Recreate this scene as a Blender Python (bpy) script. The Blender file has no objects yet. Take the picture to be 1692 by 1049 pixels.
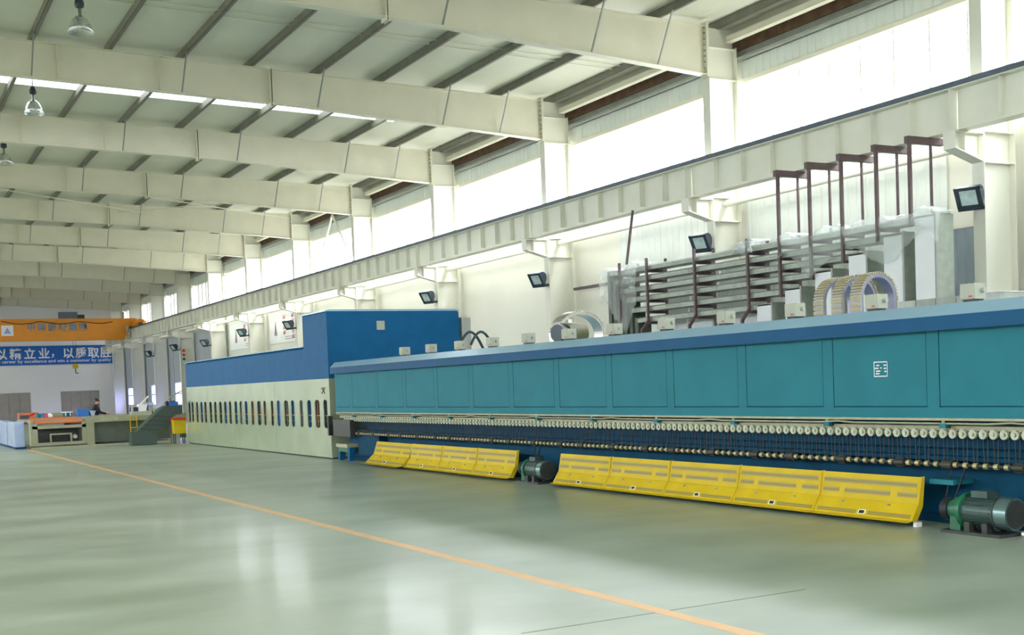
import bpy, bmesh, math, random
from mathutils import Vector, Matrix, Euler
random.seed(7)
S = bpy.context.scene
COL = S.collection

# ------------------------------------------------------------------ camera
F_PX, CX, CY, CAM_H = 1950.0, 846.0, 712.2057, 1.6
YAW, PITCH, ROLL = .5012, -.0409, .0382
fw = Vector((math.sin(YAW)*math.cos(PITCH), math.cos(YAW)*math.cos(PITCH), math.sin(PITCH)))
r0 = Vector((math.cos(YAW), -math.sin(YAW), 0)); d0 = fw.cross(r0)
rr = math.cos(ROLL)*r0 + math.sin(ROLL)*d0
dd = -math.sin(ROLL)*r0 + math.cos(ROLL)*d0
cam = bpy.data.cameras.new('camera'); camo = bpy.data.objects.new('camera', cam); COL.objects.link(camo)
m = Matrix((rr, -dd, -fw)).transposed().to_4x4(); m.translation = (0, 0, CAM_H)
camo.matrix_world = m
cam.sensor_fit = 'HORIZONTAL'; cam.sensor_width = 36; cam.lens = F_PX*36/1692
cam.shift_y = (CY-524.5)/1692
cam.clip_start = .05; cam.clip_end = 500
S.camera = camo

# ------------------------------------------------------------------ world, daylight, exposure
W = bpy.data.worlds.new('overcast_sky'); S.world = W; W.use_nodes = True
bg = W.node_tree.nodes['Background']; bg.inputs[1].default_value = 1.0
_nt = W.node_tree
_tc = _nt.nodes.new('ShaderNodeTexCoord'); _sp = _nt.nodes.new('ShaderNodeSeparateXYZ'); _nt.links.new(_tc.outputs['Generated'], _sp.inputs[0])
_cr = _nt.nodes.new('ShaderNodeValToRGB'); _el = _cr.color_ramp.elements          # overcast sky: zenith three times the horizon, grey ground below
_mr = _nt.nodes.new('ShaderNodeMapRange'); _mr.inputs['From Min'].default_value = -1; _mr.inputs['From Max'].default_value = 1
_nt.links.new(_sp.outputs['Z'], _mr.inputs['Value']); _nt.links.new(_mr.outputs['Result'], _cr.inputs['Fac'])
_el[0].position = .495; _el[0].color = (.24, .245, .22, 1); _el[1].position = 1.0; _el[1].color = (2.0, 2.02, 2.08, 1)
_e = _cr.color_ramp.elements.new(.505); _e.color = (.66, .67, .69, 1)
_nt.links.new(_cr.outputs['Color'], bg.inputs[0])
S.view_settings.view_transform = 'Standard'; S.view_settings.look = 'None'
S.view_settings.gamma = 1; S.view_settings.use_curve_mapping = False
S.view_settings.exposure = 4.4
S.cycles.diffuse_bounces = 5; S.cycles.glossy_bounces = 3; S.cycles.max_bounces = 8
WIN_Z0, WIN_Z1 = 6.55, 8.9
Y_BACK = -8.0
def portal(name, loc, rot, sx, sy):
    l = bpy.data.lights.new(name, 'AREA'); l.shape = 'RECTANGLE'; l.size = sx; l.size_y = sy
    l.cycles.is_portal = True
    o = bpy.data.objects.new(name, l); COL.objects.link(o); o.location = loc; o.rotation_euler = rot
portal('daylight_portal_right', (19.70, 55, 7.75), (0, math.radians(90), 0), 2.5, 104)
portal('daylight_portal_left', (-19.70, 55, 7.75), (0, math.radians(-90), 0), 2.5, 104)
portal('daylight_portal_left_low', (-19.70, 55, 2.15), (0, math.radians(-90), 0), 2.5, 104)
portal('daylight_portal_back', (0, Y_BACK+.05, 8.1), (math.radians(90), 0, math.radians(180)), 36, 2.5)
portal('daylight_portal_roof', (6, 35.85, 10.95), (0, 0, 0), 26, 1.6)

# ------------------------------------------------------------------ materials
def mat(name, col, rough=.5, metal=0., noise=0., nscale=5., bump=0., coat=0., spec=.5, col2=None, alpha=None, stretch=None):
    M = bpy.data.materials.new(name); M.use_nodes = True; nt = M.node_tree; b = nt.nodes['Principled BSDF']
    b.inputs['Roughness'].default_value = rough; b.inputs['Metallic'].default_value = metal
    b.inputs['Specular IOR Level'].default_value = spec
    if coat: b.inputs['Coat Weight'].default_value = coat; b.inputs['Coat Roughness'].default_value = .12
    c = (*col, 1)
    b.inputs['Base Color'].default_value = c
    M.diffuse_color = c
    if noise or bump or col2:
        tc = nt.nodes.new('ShaderNodeTexCoord'); n = nt.nodes.new('ShaderNodeTexNoise')
        n.inputs['Scale'].default_value = nscale; n.inputs['Detail'].default_value = 5
        src = tc.outputs['Object']
        if stretch:
            mp = nt.nodes.new('ShaderNodeMapping'); mp.inputs['Scale'].default_value = stretch
            nt.links.new(src, mp.inputs['Vector']); src = mp.outputs['Vector']
        nt.links.new(src, n.inputs['Vector'])
        if noise or col2:
            r = nt.nodes.new('ShaderNodeValToRGB'); e = r.color_ramp.elements
            k = col2 if col2 else tuple(max(0, v*(1-noise)) for v in col)
            e[0].position = .35; e[0].color = (*k, 1); e[1].position = .68; e[1].color = c
            nt.links.new(n.outputs['Fac'], r.inputs['Fac']); nt.links.new(r.outputs['Color'], b.inputs['Base Color'])
        if bump:
            bp = nt.nodes.new('ShaderNodeBump'); bp.inputs['Strength'].default_value = bump; bp.inputs['Distance'].default_value = .01
            nt.links.new(n.outputs['Fac'], bp.inputs['Height']); nt.links.new(bp.outputs['Normal'], b.inputs['Normal'])
    return M
def srgb(r, g, b): return tuple(((v/255)/12.92 if v/255 <= .04045 else ((v/255+.055)/1.055)**2.4) for v in (r, g, b))
M = {}
M['steel_white'] = mat('cream painted steel', (.76, .73, .60), .45, noise=.06, nscale=1.5)
M['column_white'] = mat('white painted steel', (.74, .735, .64), .4, noise=.05, nscale=1.2)
M['wall'] = mat('white wall sheet', (.76, .75, .66), .55, noise=.05, nscale=.6)
M['wall_far'] = mat('far wall plaster', (.84, .83, .82), .7, noise=.05, nscale=.4)
M['clad'] = mat('pale corrugated sheet', (.70, .74, .70), .4, noise=.06, nscale=.8)
M['cladgrey'] = mat('grey blue corrugated sheet', (.36, .40, .42), .45, noise=.1, nscale=.8)
M['deck'] = mat('roof deck', (.70, .705, .59), .5, noise=.06, nscale=.5)
M['purlin'] = mat('grey purlin steel', (.21, .205, .165), .5, noise=.2, nscale=3)
M['galv'] = mat('galvanised steel', (.42, .45, .40), .38, metal=.4, noise=.2, nscale=6)
M['girt'] = mat('grey girt', (.32, .34, .32), .45, metal=.2, noise=.15)
M['rust'] = mat('rusty gutter', (.20, .11, .06), .7, noise=.4, nscale=4)
M['brownpost'] = mat('brown primer steel', (.125, .08, .085), .5, noise=.25, nscale=8)
M['rail'] = mat('dark rail steel', (.10, .13, .165), .4, metal=.3, noise=.2)
M['runway'] = mat('pale green grey girder', (.74, .74, .63), .42, noise=.07, nscale=1.5)
M['teal'] = mat('teal machine enamel', srgb(38, 116, 130), .55, noise=.09, nscale=2.5, spec=.16)
M['teal_dark'] = mat('dark teal enamel', srgb(12, 74, 104), .6, noise=.2, nscale=4, spec=.1)
M['cap'] = mat('blue grey sheet cap', srgb(152, 188, 210), .2, metal=.3, noise=.10, nscale=1.5)
M['blue'] = mat('blue machine enamel', srgb(26, 92, 138), .45, noise=.12, nscale=3, spec=.07)
M['fascia'] = mat('deep blue fascia', srgb(28, 82, 122), .45, noise=.1, nscale=3, spec=.1)
M['panel'] = mat('pale green grey panel', srgb(160, 172, 142), .22, noise=.12, nscale=1.2, coat=.4)
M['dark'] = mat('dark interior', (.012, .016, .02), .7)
M['navy'] = mat('dark blue frame', srgb(12, 66, 96), .6, noise=.25, nscale=5, spec=.1)
M['grime'] = mat('oily dark steel', (.035, .04, .035), .5, noise=.4, nscale=12)
M['cream'] = mat('cream rail', srgb(168, 168, 136), .5, noise=.2, nscale=9)
M['disc'] = mat('roller end steel', srgb(178, 184, 160), .35, metal=.2, noise=.3, nscale=20)
M['pulley'] = mat('pulley brass', srgb(190, 180, 130), .35, metal=.3, noise=.2, nscale=20)
M['yellow'] = mat('yellow guard enamel', srgb(204, 176, 34), .45, noise=.12, nscale=4, spec=.12)
M['black'] = mat('black rubber', (.01, .01, .012), .6)
M['boxgrey'] = mat('grey plastic box', srgb(166, 169, 152), .5, noise=.05)
M['red'] = mat('red mark', srgb(200, 40, 30), .5)
M['green'] = mat('green gearbox enamel', srgb(30, 104, 72), .4, noise=.25, nscale=12)
M['motor'] = mat('motor grey green', srgb(62, 84, 80), .35, noise=.2, nscale=10, metal=.3)
M['fan'] = mat('steel fan cover', srgb(112, 138, 136), .25, metal=.6, noise=.15, nscale=6)
M['orange'] = mat('orange crane enamel', srgb(228, 146, 26), .42, noise=.10, nscale=1.2)
M['banner'] = mat('blue banner cloth', srgb(26, 98, 184), .6, noise=.08, nscale=1)
M['white'] = mat('white print', (.82, .82, .80), .6)
M['glyphgrey'] = mat('grey lettering', srgb(120, 134, 142), .5)
M['door'] = mat('grey shutter', srgb(164, 158, 148), .55, noise=.12, nscale=2)
M['doorblue'] = mat('blue grey shutter', srgb(166, 180, 194), .45, noise=.08, nscale=2)
M['lampdark'] = mat('dark floodlight shell', srgb(44, 54, 66), .4, noise=.15, nscale=10)
M['lampglass'] = mat('floodlight glass', srgb(184, 204, 204), .12, noise=.25, nscale=8)
M['linepaint'] = mat('orange floor paint', srgb(222, 178, 124), .45, noise=.12, nscale=3)
M['joint'] = mat('floor joint', srgb(120, 126, 110), .7)
M['silver'] = mat('silver flexible sleeve', (.62, .61, .57), .2, metal=.85, noise=.12, nscale=12)
M['olive'] = mat('olive motor', srgb(96, 98, 62), .45, noise=.25, nscale=9)
M['skin'] = mat('skin', srgb(190, 140, 115), .55)
M['cloth'] = mat('navy work jacket', srgb(24, 26, 40), .8, noise=.25, nscale=14)
M['hair'] = mat('black hair', (.012, .011, .012), .5)
M['conv'] = mat('olive grey conveyor enamel', srgb(150, 152, 122), .4, noise=.12, nscale=3)
M['convdark'] = mat('conveyor underframe', srgb(84, 92, 78), .5, noise=.2, nscale=4)
M['rollorange'] = mat('orange roller sleeve', srgb(206, 120, 76), .5, noise=.12, nscale=6)
M['paleblue'] = mat('pale blue sheet', srgb(170, 190, 226), .25, noise=.10, nscale=3, coat=.4)
M['chute'] = mat('dark grey green duct', srgb(66, 84, 76), .42, noise=.12, nscale=4)
M['bluebox'] = mat('blue plastic crate', srgb(40, 110, 190), .45)
M['paper'] = mat('white paper poster', (.80, .82, .80), .6)
M['tower'] = mat('poster tower print', srgb(150, 110, 130), .6)
M['posterred'] = mat('poster red print', srgb(206, 70, 84), .6)
M['posterblue'] = mat('poster pale print', srgb(150, 160, 210), .6)
M['hose'] = mat('dark blue hose', srgb(40, 60, 70), .4)
M['chain'] = mat('beige cable chain', srgb(168, 160, 128), .5, noise=.1, nscale=10)
M['chaindark'] = mat('purple grey chain link', srgb(142, 142, 160), .35, metal=.4)
M['tray'] = mat('greenish galvanised tray', (.34, .385, .325), .4, metal=.25, noise=.2, nscale=5)
M['ductwhite'] = mat('white duct cover', (.74, .77, .78), .4, noise=.06, nscale=2)

def perf():
    Mx = mat('perforated yellow sheet', srgb(206, 184, 60), .5); nt = Mx.node_tree; b = nt.nodes['Principled BSDF']
    tc = nt.nodes.new('ShaderNodeTexCoord'); v = nt.nodes.new('ShaderNodeTexVoronoi'); v.inputs['Scale'].default_value = 95
    v.inputs['Randomness'].default_value = .1
    r = nt.nodes.new('ShaderNodeValToRGB'); e = r.color_ramp.elements
    e[0].position = .34; e[0].color = (*srgb(84, 78, 46), 1); e[1].position = .46; e[1].color = (*srgb(164, 146, 60), 1)
    nt.links.new(tc.outputs['Object'], v.inputs['Vector']); nt.links.new(v.outputs['Distance'], r.inputs['Fac'])
    nt.links.new(r.outputs['Color'], b.inputs['Base Color']); return Mx
M['perf'] = perf()

def clear(name, tint, keep, rough=.05, translucent=0.):
    Mx = bpy.data.materials.new(name); Mx.use_nodes = True; nt = Mx.node_tree; nt.nodes.clear()
    out = nt.nodes.new('ShaderNodeOutputMaterial'); mix = nt.nodes.new('ShaderNodeMixShader')
    t = nt.nodes.new('ShaderNodeBsdfTransparent'); t.inputs[0].default_value = (*tint, 1)
    if translucent:
        g0 = nt.nodes.new('ShaderNodeBsdfTranslucent'); g0.inputs[0].default_value = (.9, .9, .9, 1)
        g1 = nt.nodes.new('ShaderNodeBsdfPrincipled'); g1.inputs['Roughness'].default_value = .18; g1.inputs['Base Color'].default_value = (.85, .87, .85, 1)
        g = nt.nodes.new('ShaderNodeMixShader'); g.inputs[0].default_value = 1-translucent
        nt.links.new(g0.outputs[0], g.inputs[1]); nt.links.new(g1.outputs[0], g.inputs[2])
    else:
        g = nt.nodes.new('ShaderNodeBsdfGlossy'); g.inputs['Roughness'].default_value = rough
    mix.inputs[0].default_value = 1-keep
    nt.links.new(t.outputs[0], mix.inputs[1]); nt.links.new(g.outputs[0], mix.inputs[2]); nt.links.new(mix.outputs[0], out.inputs[0])
    return Mx
M['pane'] = clear('daylight panel', (.97, .98, 1), .94)
M['pane_dim'] = clear('dimmed daylight panel', (.40, .41, .41), .95)  # darker tint put in to cut the daylight at far bays and skylight
M['pane_blue'] = clear('bluish window glass', (.62, .62, .95), .92)
M['film'] = clear('clear plastic film', (.96, .98, .97), .78, translucent=.35)
M['bell'] = clear('prismatic lamp glass', (.9, .92, .9), .6, .1)

def floor_mat():
    Mx = bpy.data.materials.new('green grey epoxy floor'); Mx.use_nodes = True; nt = Mx.node_tree; b = nt.nodes['Principled BSDF']
    tc = nt.nodes.new('ShaderNodeTexCoord')
    def noise(scale, stretch, det=6):
        mp = nt.nodes.new('ShaderNodeMapping'); mp.inputs['Scale'].default_value = stretch
        mp.inputs['Rotation'].default_value = (0, 0, .35)
        n = nt.nodes.new('ShaderNodeTexNoise'); n.inputs['Scale'].default_value = scale; n.inputs['Detail'].default_value = det
        nt.links.new(tc.outputs['Object'], mp.inputs['Vector']); nt.links.new(mp.outputs['Vector'], n.inputs['Vector']); return n
    a = noise(.5, (1, 1.5, 1), 4); c = noise(1.3, (.5, 1.5, 1), 2.5); r = nt.nodes.new('ShaderNodeValToRGB'); e = r.color_ramp.elements
    mx = nt.nodes.new('ShaderNodeMath'); mx.operation = 'ADD'; h = nt.nodes.new('ShaderNodeMath'); h.operation = 'MULTIPLY'; h.inputs[1].default_value = .35
    nt.links.new(c.outputs['Fac'], h.inputs[0]); nt.links.new(a.outputs['Fac'], mx.inputs[0]); nt.links.new(h.outputs[0], mx.inputs[1])
    e[0].position = .5; e[0].color = (.25, .30, .215, 1); e[1].position = .86; e[1].color = (.375, .435, .345, 1)
    nt.links.new(mx.outputs[0], r.inputs['Fac']); nt.links.new(r.outputs['Color'], b.inputs['Base Color'])
    rr_ = nt.nodes.new('ShaderNodeMapRange'); rr_.inputs['From Min'].default_value = .3; rr_.inputs['From Max'].default_value = .7
    rr_.inputs['To Min'].default_value = .32; rr_.inputs['To Max'].default_value = .44
    nt.links.new(c.outputs['Fac'], rr_.inputs['Value']); nt.links.new(rr_.outputs['Result'], b.inputs['Roughness'])
    b.inputs['Specular IOR Level'].default_value = .85
    b.inputs['Coat Weight'].default_value = .14; b.inputs['Coat Roughness'].default_value = .13
    return Mx
M['floor'] = floor_mat()

# ------------------------------------------------------------------ helpers
ORIGIN = {}
class MB:
    def __init__(s): s.v = []; s.f = []; s.sm = []
    def add(s, vs, fs, smooth=False):
        o = len(s.v); s.v += [tuple(p) for p in vs]; s.f += [tuple(i+o for i in f) for f in fs]; s.sm += [smooth]*len(fs); return s
    def box(s, x0, x1, y0, y1, z0, z1):
        return s.add([(x, y, z) for x in (x0, x1) for y in (y0, y1) for z in (z0, z1)],
            [(0, 1, 3, 2), (4, 6, 7, 5), (0, 4, 5, 1), (2, 3, 7, 6), (0, 2, 6, 4), (1, 5, 7, 3)])
    def prism(s, poly, axis, a, b):
        n = len(poly)
        def P(u, v, w): return {'x': (w, u, v), 'y': (u, w, v), 'z': (u, v, w)}[axis]
        vs = [P(u, v, a) for u, v in poly]+[P(u, v, b) for u, v in poly]
        fs = [tuple(range(n)), tuple(range(2*n-1, n-1, -1))]+[(i, i+n, (i+1) % n+n, (i+1) % n) for i in range(n)]
        return s.add(vs, fs)
    def bar(s, p0, p1, w, h=None, up=(0, 0, 1)):
        h = h or w; p0 = Vector(p0); p1 = Vector(p1); d = (p1-p0).normalized(); u = Vector(up)
        if abs(d.dot(u)) > .98: u = Vector((1, 0, 0))
        a = d.cross(u).normalized(); b = a.cross(d)
        vs = [p+a*sx*w/2+b*sz*h/2 for p in (p0, p1) for sx in (-1, 1) for sz in (-1, 1)]
        return s.add(vs, [(0, 1, 3, 2), (4, 6, 7, 5), (0, 4, 5, 1), (2, 3, 7, 6), (0, 2, 6, 4), (1, 5, 7, 3)])
    def cyl(s, p0, p1, r, n=12, r1=None, caps=True):
        r1 = r if r1 is None else r1; p0 = Vector(p0); p1 = Vector(p1); d = (p1-p0).normalized()
        u = Vector((0, 0, 1)) if abs(d.z) < .9 else Vector((1, 0, 0)); a = d.cross(u).normalized(); b = d.cross(a)
        vs = []
        for p, q in ((p0, r), (p1, r1)):
            for i in range(n):
                t = 2*math.pi*i/n; vs.append(p+a*q*math.cos(t)+b*q*math.sin(t))
        s.add(vs, [(i, (i+1) % n, (i+1) % n+n, i+n) for i in range(n)], True)
        if caps: s.add(vs[:n], [tuple(range(n-1, -1, -1))]); s.add(vs[n:], [tuple(range(n))])
        return s
    def tube(s, pts, r, n=8):
        pts = [Vector(p) for p in pts]; vs = []; prev = None
        for i, p in enumerate(pts):
            d = (pts[min(i+1, len(pts)-1)]-pts[max(i-1, 0)]).normalized()
            if prev is None:
                u = Vector((0, 0, 1)) if abs(d.z) < .9 else Vector((1, 0, 0)); a = d.cross(u).normalized()
            else: a = (prev-d*prev.dot(d)).normalized()
            prev = a; b = d.cross(a)
            for k in range(n):
                t = 2*math.pi*k/n; vs.append(p+a*r*math.cos(t)+b*r*math.sin(t))
        fs = [(i*n+k, i*n+(k+1) % n, (i+1)*n+(k+1) % n, (i+1)*n+k) for i in range(len(pts)-1) for k in range(n)]
        s.add(vs, fs, True); s.add(vs[:n], [tuple(range(n-1, -1, -1))]); s.add(vs[-n:], [tuple(range(n))]); return s
    def lathe(s, c, prof, n=20):
        c = Vector(c); vs = [c+Vector((r*math.cos(2*math.pi*k/n), r*math.sin(2*math.pi*k/n), z)) for r, z in prof for k in range(n)]
        return s.add(vs, [(i*n+k, i*n+(k+1) % n, (i+1)*n+(k+1) % n, (i+1)*n+k) for i in range(len(prof)-1) for k in range(n)], True)
    def mesh(s, name, o=(0, 0, 0)):
        me = bpy.data.meshes.new(name)
        me.from_pydata([(x-o[0], y-o[1], z-o[2]) for x, y, z in s.v], [], s.f)
        bm = bmesh.new(); bm.from_mesh(me); bmesh.ops.recalc_face_normals(bm, faces=bm.faces)
        bm.to_mesh(me); bm.free()
        me.polygons.foreach_set('use_smooth', s.sm)
        return me
    def build(s, name, material, parent=None, label=None, cat=None, group=None, kind=None, origin=None):
        o = ORIGIN[parent.name] if parent is not None else (origin or (0, 0, 0))
        me = s.mesh(name, o); ob = bpy.data.objects.new(name, me); me.materials.append(M[material] if isinstance(material, str) else material)
        COL.objects.link(ob)
        if parent is not None: ob.parent = parent
        else: ob.location = o
        ORIGIN[ob.name] = o
        tag(ob, label, cat, group, kind); return ob
def tag(o, label=None, cat=None, group=None, kind=None):
    if label: o['label'] = label
    if cat: o['category'] = cat
    if group: o['group'] = group
    if kind: o['kind'] = kind
def thing(name, label, cat, loc, group=None, kind=None):
    o = bpy.data.objects.new(name, None); COL.objects.link(o); o.location = loc; o.empty_display_size = .1
    ORIGIN[o.name] = tuple(loc); tag(o, label, cat, group, kind); return o
def kids(o): return [c for c in bpy.data.objects if c.parent == o]
CH = {}
def copy_tree(o, loc=None, parent=None, label=None):
    c = o.copy(); COL.objects.link(c); c.parent = parent
    if loc is not None: c.location = loc
    if label: c['label'] = label
    ORIGIN[c.name] = tuple(c.location) if parent is None else ORIGIN[parent.name]
    for ch in list(o.children): copy_tree(ch, None, c)
    return c
def shared(src, parent, dl):
    """another child that shares src's mesh, moved by dl"""
    c = bpy.data.objects.new(src.name.split('.')[0], src.data); COL.objects.link(c); c.parent = parent
    c.location = Vector(src.location)+Vector(dl); ORIGIN[c.name] = ORIGIN[parent.name]; return c
def B(*a): return MB().box(*a)
ORD = ['nearest', 'second', 'third', 'fourth', 'fifth', 'sixth', 'seventh', 'eighth', 'ninth', 'tenth', 'eleventh', 'twelfth', 'thirteenth', 'fourteenth']
def nth(i): return 'nearest' if i == 0 else ORD[i]+' nearest'

def text_mesh(body, size, extrude=.004, offset=0., align='LEFT'):
    c = bpy.data.curves.new('t', 'FONT'); c.body = body; c.size = size; c.extrude = extrude; c.offset = offset
    c.align_x = align; c.resolution_u = 2
    o = bpy.data.objects.new('t', c); COL.objects.link(o)
    bpy.context.view_layer.update()
    me = bpy.data.meshes.new_from_object(o); bpy.data.objects.remove(o); bpy.data.curves.remove(c); return me

# ------------------------------------------------------------------ setting
XW = 19.8                    # inner face of the window wall
Y0, Y1 = -8.0, 106.5
CY_ = [15.27+8.06*i for i in range(12)]     # columns (near flange edge)
XC = 18.73
floor = B(-20.2, 20.2, Y0-.3, Y1+.3, -.3, 0).build('floor', 'floor', label='glossy green grey epoxy factory floor', kind='structure')
B(3.6, 6.0, 6.54, 6.558, 0, .0008).build('trim_1', 'joint', label='thin dark joint line across the floor', kind='structure')
B(4.645, 4.765, 2.0, 42.0, 0, .0015).build('trim_2', 'linepaint', label='orange line painted along the factory floor', kind='structure')

def holes_wall(mb, x0, x1, ya, yb, za, zb, holes):
    ys = sorted({ya, yb, *[h[0] for h in holes], *[h[1] for h in holes]}); zs = sorted({za, zb, *[h[2] for h in holes], *[h[3] for h in holes]})
    for i in range(len(ys)-1):
        for j in range(len(zs)-1):
            cy, cz = (ys[i]+ys[i+1])/2, (zs[j]+zs[j+1])/2
            if any(h[0] < cy < h[1] and h[2] < cz < h[3] for h in holes): continue
            mb.box(x0, x1, ys[i], ys[i+1], zs[j], zs[j+1])
    return mb
bays = [(CY_[0]-8.06+.3, CY_[0])]+[(CY_[i]+.28, CY_[i+1]) for i in range(11)]+[(CY_[11]+.28, Y1-.3)]
low = [(100.6, 103.6, .9, 2.45), (91.4, 94.4, .9, 2.55), (83.2, 86.4, .9, 2.6)]
clere = [(3.0, 106.0, WIN_Z0, WIN_Z1)]
wr = holes_wall(MB(), XW, XW+.2, Y0, Y1, 0, 10.9, clere+low).build('wall_right', 'wall', label='white window wall along the right of the hall', kind='structure')
holes_wall(MB(), -XW-.2, -XW, Y0, Y1, 0, 10.9, clere+[(b_[0]+2.6, b_[1]-2.6, .9, 3.4) for b_ in bays]).build('wall_left', 'wall', label='white wall on the left of the hall', kind='structure')
dh = [(10.0, 12.35, 0, 2.32), (14.75, 17.9, 0, 2.32)]
fwm = MB()
xs = [-20.2, 8.9, 12.35, 14.75, 17.9, 20.2]
for i in range(5):
    z0 = 2.32 if i in (1, 3) else 0
    fwm.box(xs[i], xs[i+1], Y1, Y1+.2, z0, 10.9)
fwm.build('wall_far', 'wall_far', label='pale grey wall at the far end of the hall', kind='structure')
wbk = MB()
for q in ((-20.2, 20.2, 0, 6.9), (-20.2, 20.2, 9.3, 10.9), (-20.2, -18, 6.9, 9.3), (18, 20.2, 6.9, 9.3)): wbk.box(q[0], q[1], Y0-.2, Y0, q[2], q[3])
wbk.build('wall_back', 'wall', label='white wall behind the viewpoint', kind='structure')
w = thing('window_31', 'wide unseen window added behind the viewpoint for fill daylight', None, (0, Y0-.1, 6.9), kind='structure')  # unseen window band, added to brighten faces turned towards the viewpoint
for k in range(18):
    x = -18+2*k; B(x+.03, x+1.97, Y0-.13, Y0-.12, 6.9, 9.3).build('pane', 'pane', w)
    if k: B(x-.03, x+.03, Y0-.16, Y0-.08, 6.9, 9.3).build('mullion', 'steel_white', w)
for n, (a, b, lab) in enumerate([(8.9, 12.35, 'grey shutter door at the left of the far wall'), (14.75, 17.9, 'grey shutter door behind the standing worker')]):
    d = thing(f'door_{n+1}', lab, None, ((a+b)/2, Y1+.05, 0), kind='structure')
    B(a, b, Y1+.08, Y1+.12, 0, 2.32).build('leaf', 'door', d)
    for k in range(4):
        B(a+.02+(b-a)/4*k, a+(b-a)/4*(k+1)-.02, Y1+.05, Y1+.08, .03, 2.28).build('leaf_panel', 'door', d)
B(-20.2, XW, Y1-.05, Y1, 3.42, 3.47).build('trim_3', 'wall_far', label='thin ledge line across the far wall', kind='structure')
# corrugated cladding on the near bays of the window wall
def ribs(y0, y1, z0, z1, x, pitch=.28, dep=.016):
    poly = []; y = y0
    while y < y1-.01:
        poly += [(x, y), (x, min(y+pitch*.62, y1)), (x+dep, min(y+pitch*.72, y1)), (x+dep, min(y+pitch*.9, y1))]; y += pitch
    poly += [(x, y1), (x+.05, y1), (x+.05, y0)]
    mb = MB(); n = len(poly)
    top = [(p[0], p[1], z1) for p in poly]; bot = [(p[0], p[1], z0) for p in poly]
    mb.add(bot+top, [(i, (i+1) % n, (i+1) % n+n, i+n) for i in range(n)])
    return mb
for a, b in [(7.6, 15.2), (17.05, 23.3), (23.65, 29.0)]:
    ribs(a, b, 0, WIN_Z0-.05, XW-.055).build('cladding_sheet', 'clad', wr)
ribs(15.75, 17.0, 0, 4.38, XW-.07, .22, .02).build('door_3', 'doorblue', label='blue grey ribbed sheet door beside the nearest column', kind='structure')
B(XW-.10, XW, 15.68, 17.07, 4.38, 4.46).build('trim_4', 'wall', label='white lintel strip above the ribbed sheet door', kind='structure')
for i in range(8, 13):
    a, b = bays[i]; lo_ = [h for h in low if h[0] > a and h[1] < b]
    if lo_:
        h = lo_[0]; segs = [(a, h[0]-.02, 0, 5.8), (h[1]+.02, b, 0, 5.8), (h[0]-.02, h[1]+.02, h[3]+.02, 5.8)]
    else: segs = [(a, b, 0, 5.8)]
    for q in segs:
        if q[1]-q[0] > .1: ribs(q[0], q[1], q[2], q[3], XW-.055, .3).build('cladding_sheet', 'cladgrey', wr)
# ribbed strip above windows
for i, (a, b) in enumerate(bays):
    ribs(a, b, WIN_Z1+.1, 9.42, XW-.05, .26).build('cladding_strip', 'clad', wr)
# clerestory windows
for i, (a, b) in enumerate(bays):
    w = thing(f'window_{i+1}', f'bright clerestory window in the {nth(i)} bay above the crane beam', None, (XW, (a+b)/2, WIN_Z0), kind='structure')
    fr = MB(); fr.box(XW-.06, XW+.1, a, b, WIN_Z1-.02, WIN_Z1+.09); fr.box(XW-.06, XW+.1, a, b, WIN_Z0-.06, WIN_Z0+.03)
    fr.build('window_frame', 'steel_white', w)
    n = 8; st = (b-a)/n
    for k in range(n):
        B(XW+.06, XW+.07, a+st*k+.02, a+st*(k+1)-.02, WIN_Z0+.03, WIN_Z1-.02).build('pane', 'pane_dim' if i >= 8 else 'pane', w)
        if k: B(XW+.04, XW+.09, a+st*k-.02, a+st*k+.02, WIN_Z0+.03, WIN_Z1-.02).build('mullion', 'steel_white', w)
    if i >= 8:
        for k in range(n*3):
            y = a+(b-a)*(k+.5)/(n*3)
            B(XW+.075, XW+.10, y-.03, y+.03, WIN_Z0+.03, WIN_Z1-.02).build('bar', 'steel_white', w)
for n, (a, b, z0, z1) in enumerate(low):
    w = thing(f'window_{20+n}', ['tall bluish window nearest the far wall', 'middle bluish window between the far columns', 'bluish window just left of the blue machine'][n], None, (XW, (a+b)/2, z0), kind='structure')
    fr = MB()
    for q in ((a, a+.08, z0, z1), (b-.08, b, z0, z1), (a, b, z1-.08, z1), (a, b, z0, z0+.08)): fr.box(XW-.05, XW+.1, *q)
    fr.build('window_frame', 'doorblue', w)
    for k in range(6):
        yy = a+.08+(b-a-.16)/6*k
        B(XW+.05, XW+.06, yy+.02, yy+(b-a-.16)/6-.02, z0+.08, z1-.08).build('pane', 'pane_blue', w)
        if k: B(XW+.03, XW+.08, yy-.02, yy+.02, z0+.08, z1-.08).build('mullion', 'steel_white', w)
    B(XW+.02, XW+.09, a, b, 1.72, 1.8).build('transom', 'doorblue', w)
# left windows, out of view and added to let in fill daylight
w = thing('window_30', 'rows of unseen windows added along the left wall for fill daylight', None, (-XW, 55, WIN_Z0), kind='structure')
for i, (a, b) in enumerate(bays):
    B(-XW-.07, -XW-.06, a, b, WIN_Z0, WIN_Z1).build('pane', 'pane', w)
    B(-XW-.1, -XW+.02, b-.05, b+.4, WIN_Z0, WIN_Z1).build('mullion', 'steel_white', w)
    B(-XW-.07, -XW-.06, a+2.6, b-2.6, .9, 3.4).build('pane', 'pane', w)
    for k in range(1, 5):
        y = a+2.6+(b-a-5.2)*k/5; B(-XW-.1, -XW, y-.04, y+.04, .9, 3.4).build('mullion', 'steel_white', w)
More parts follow.
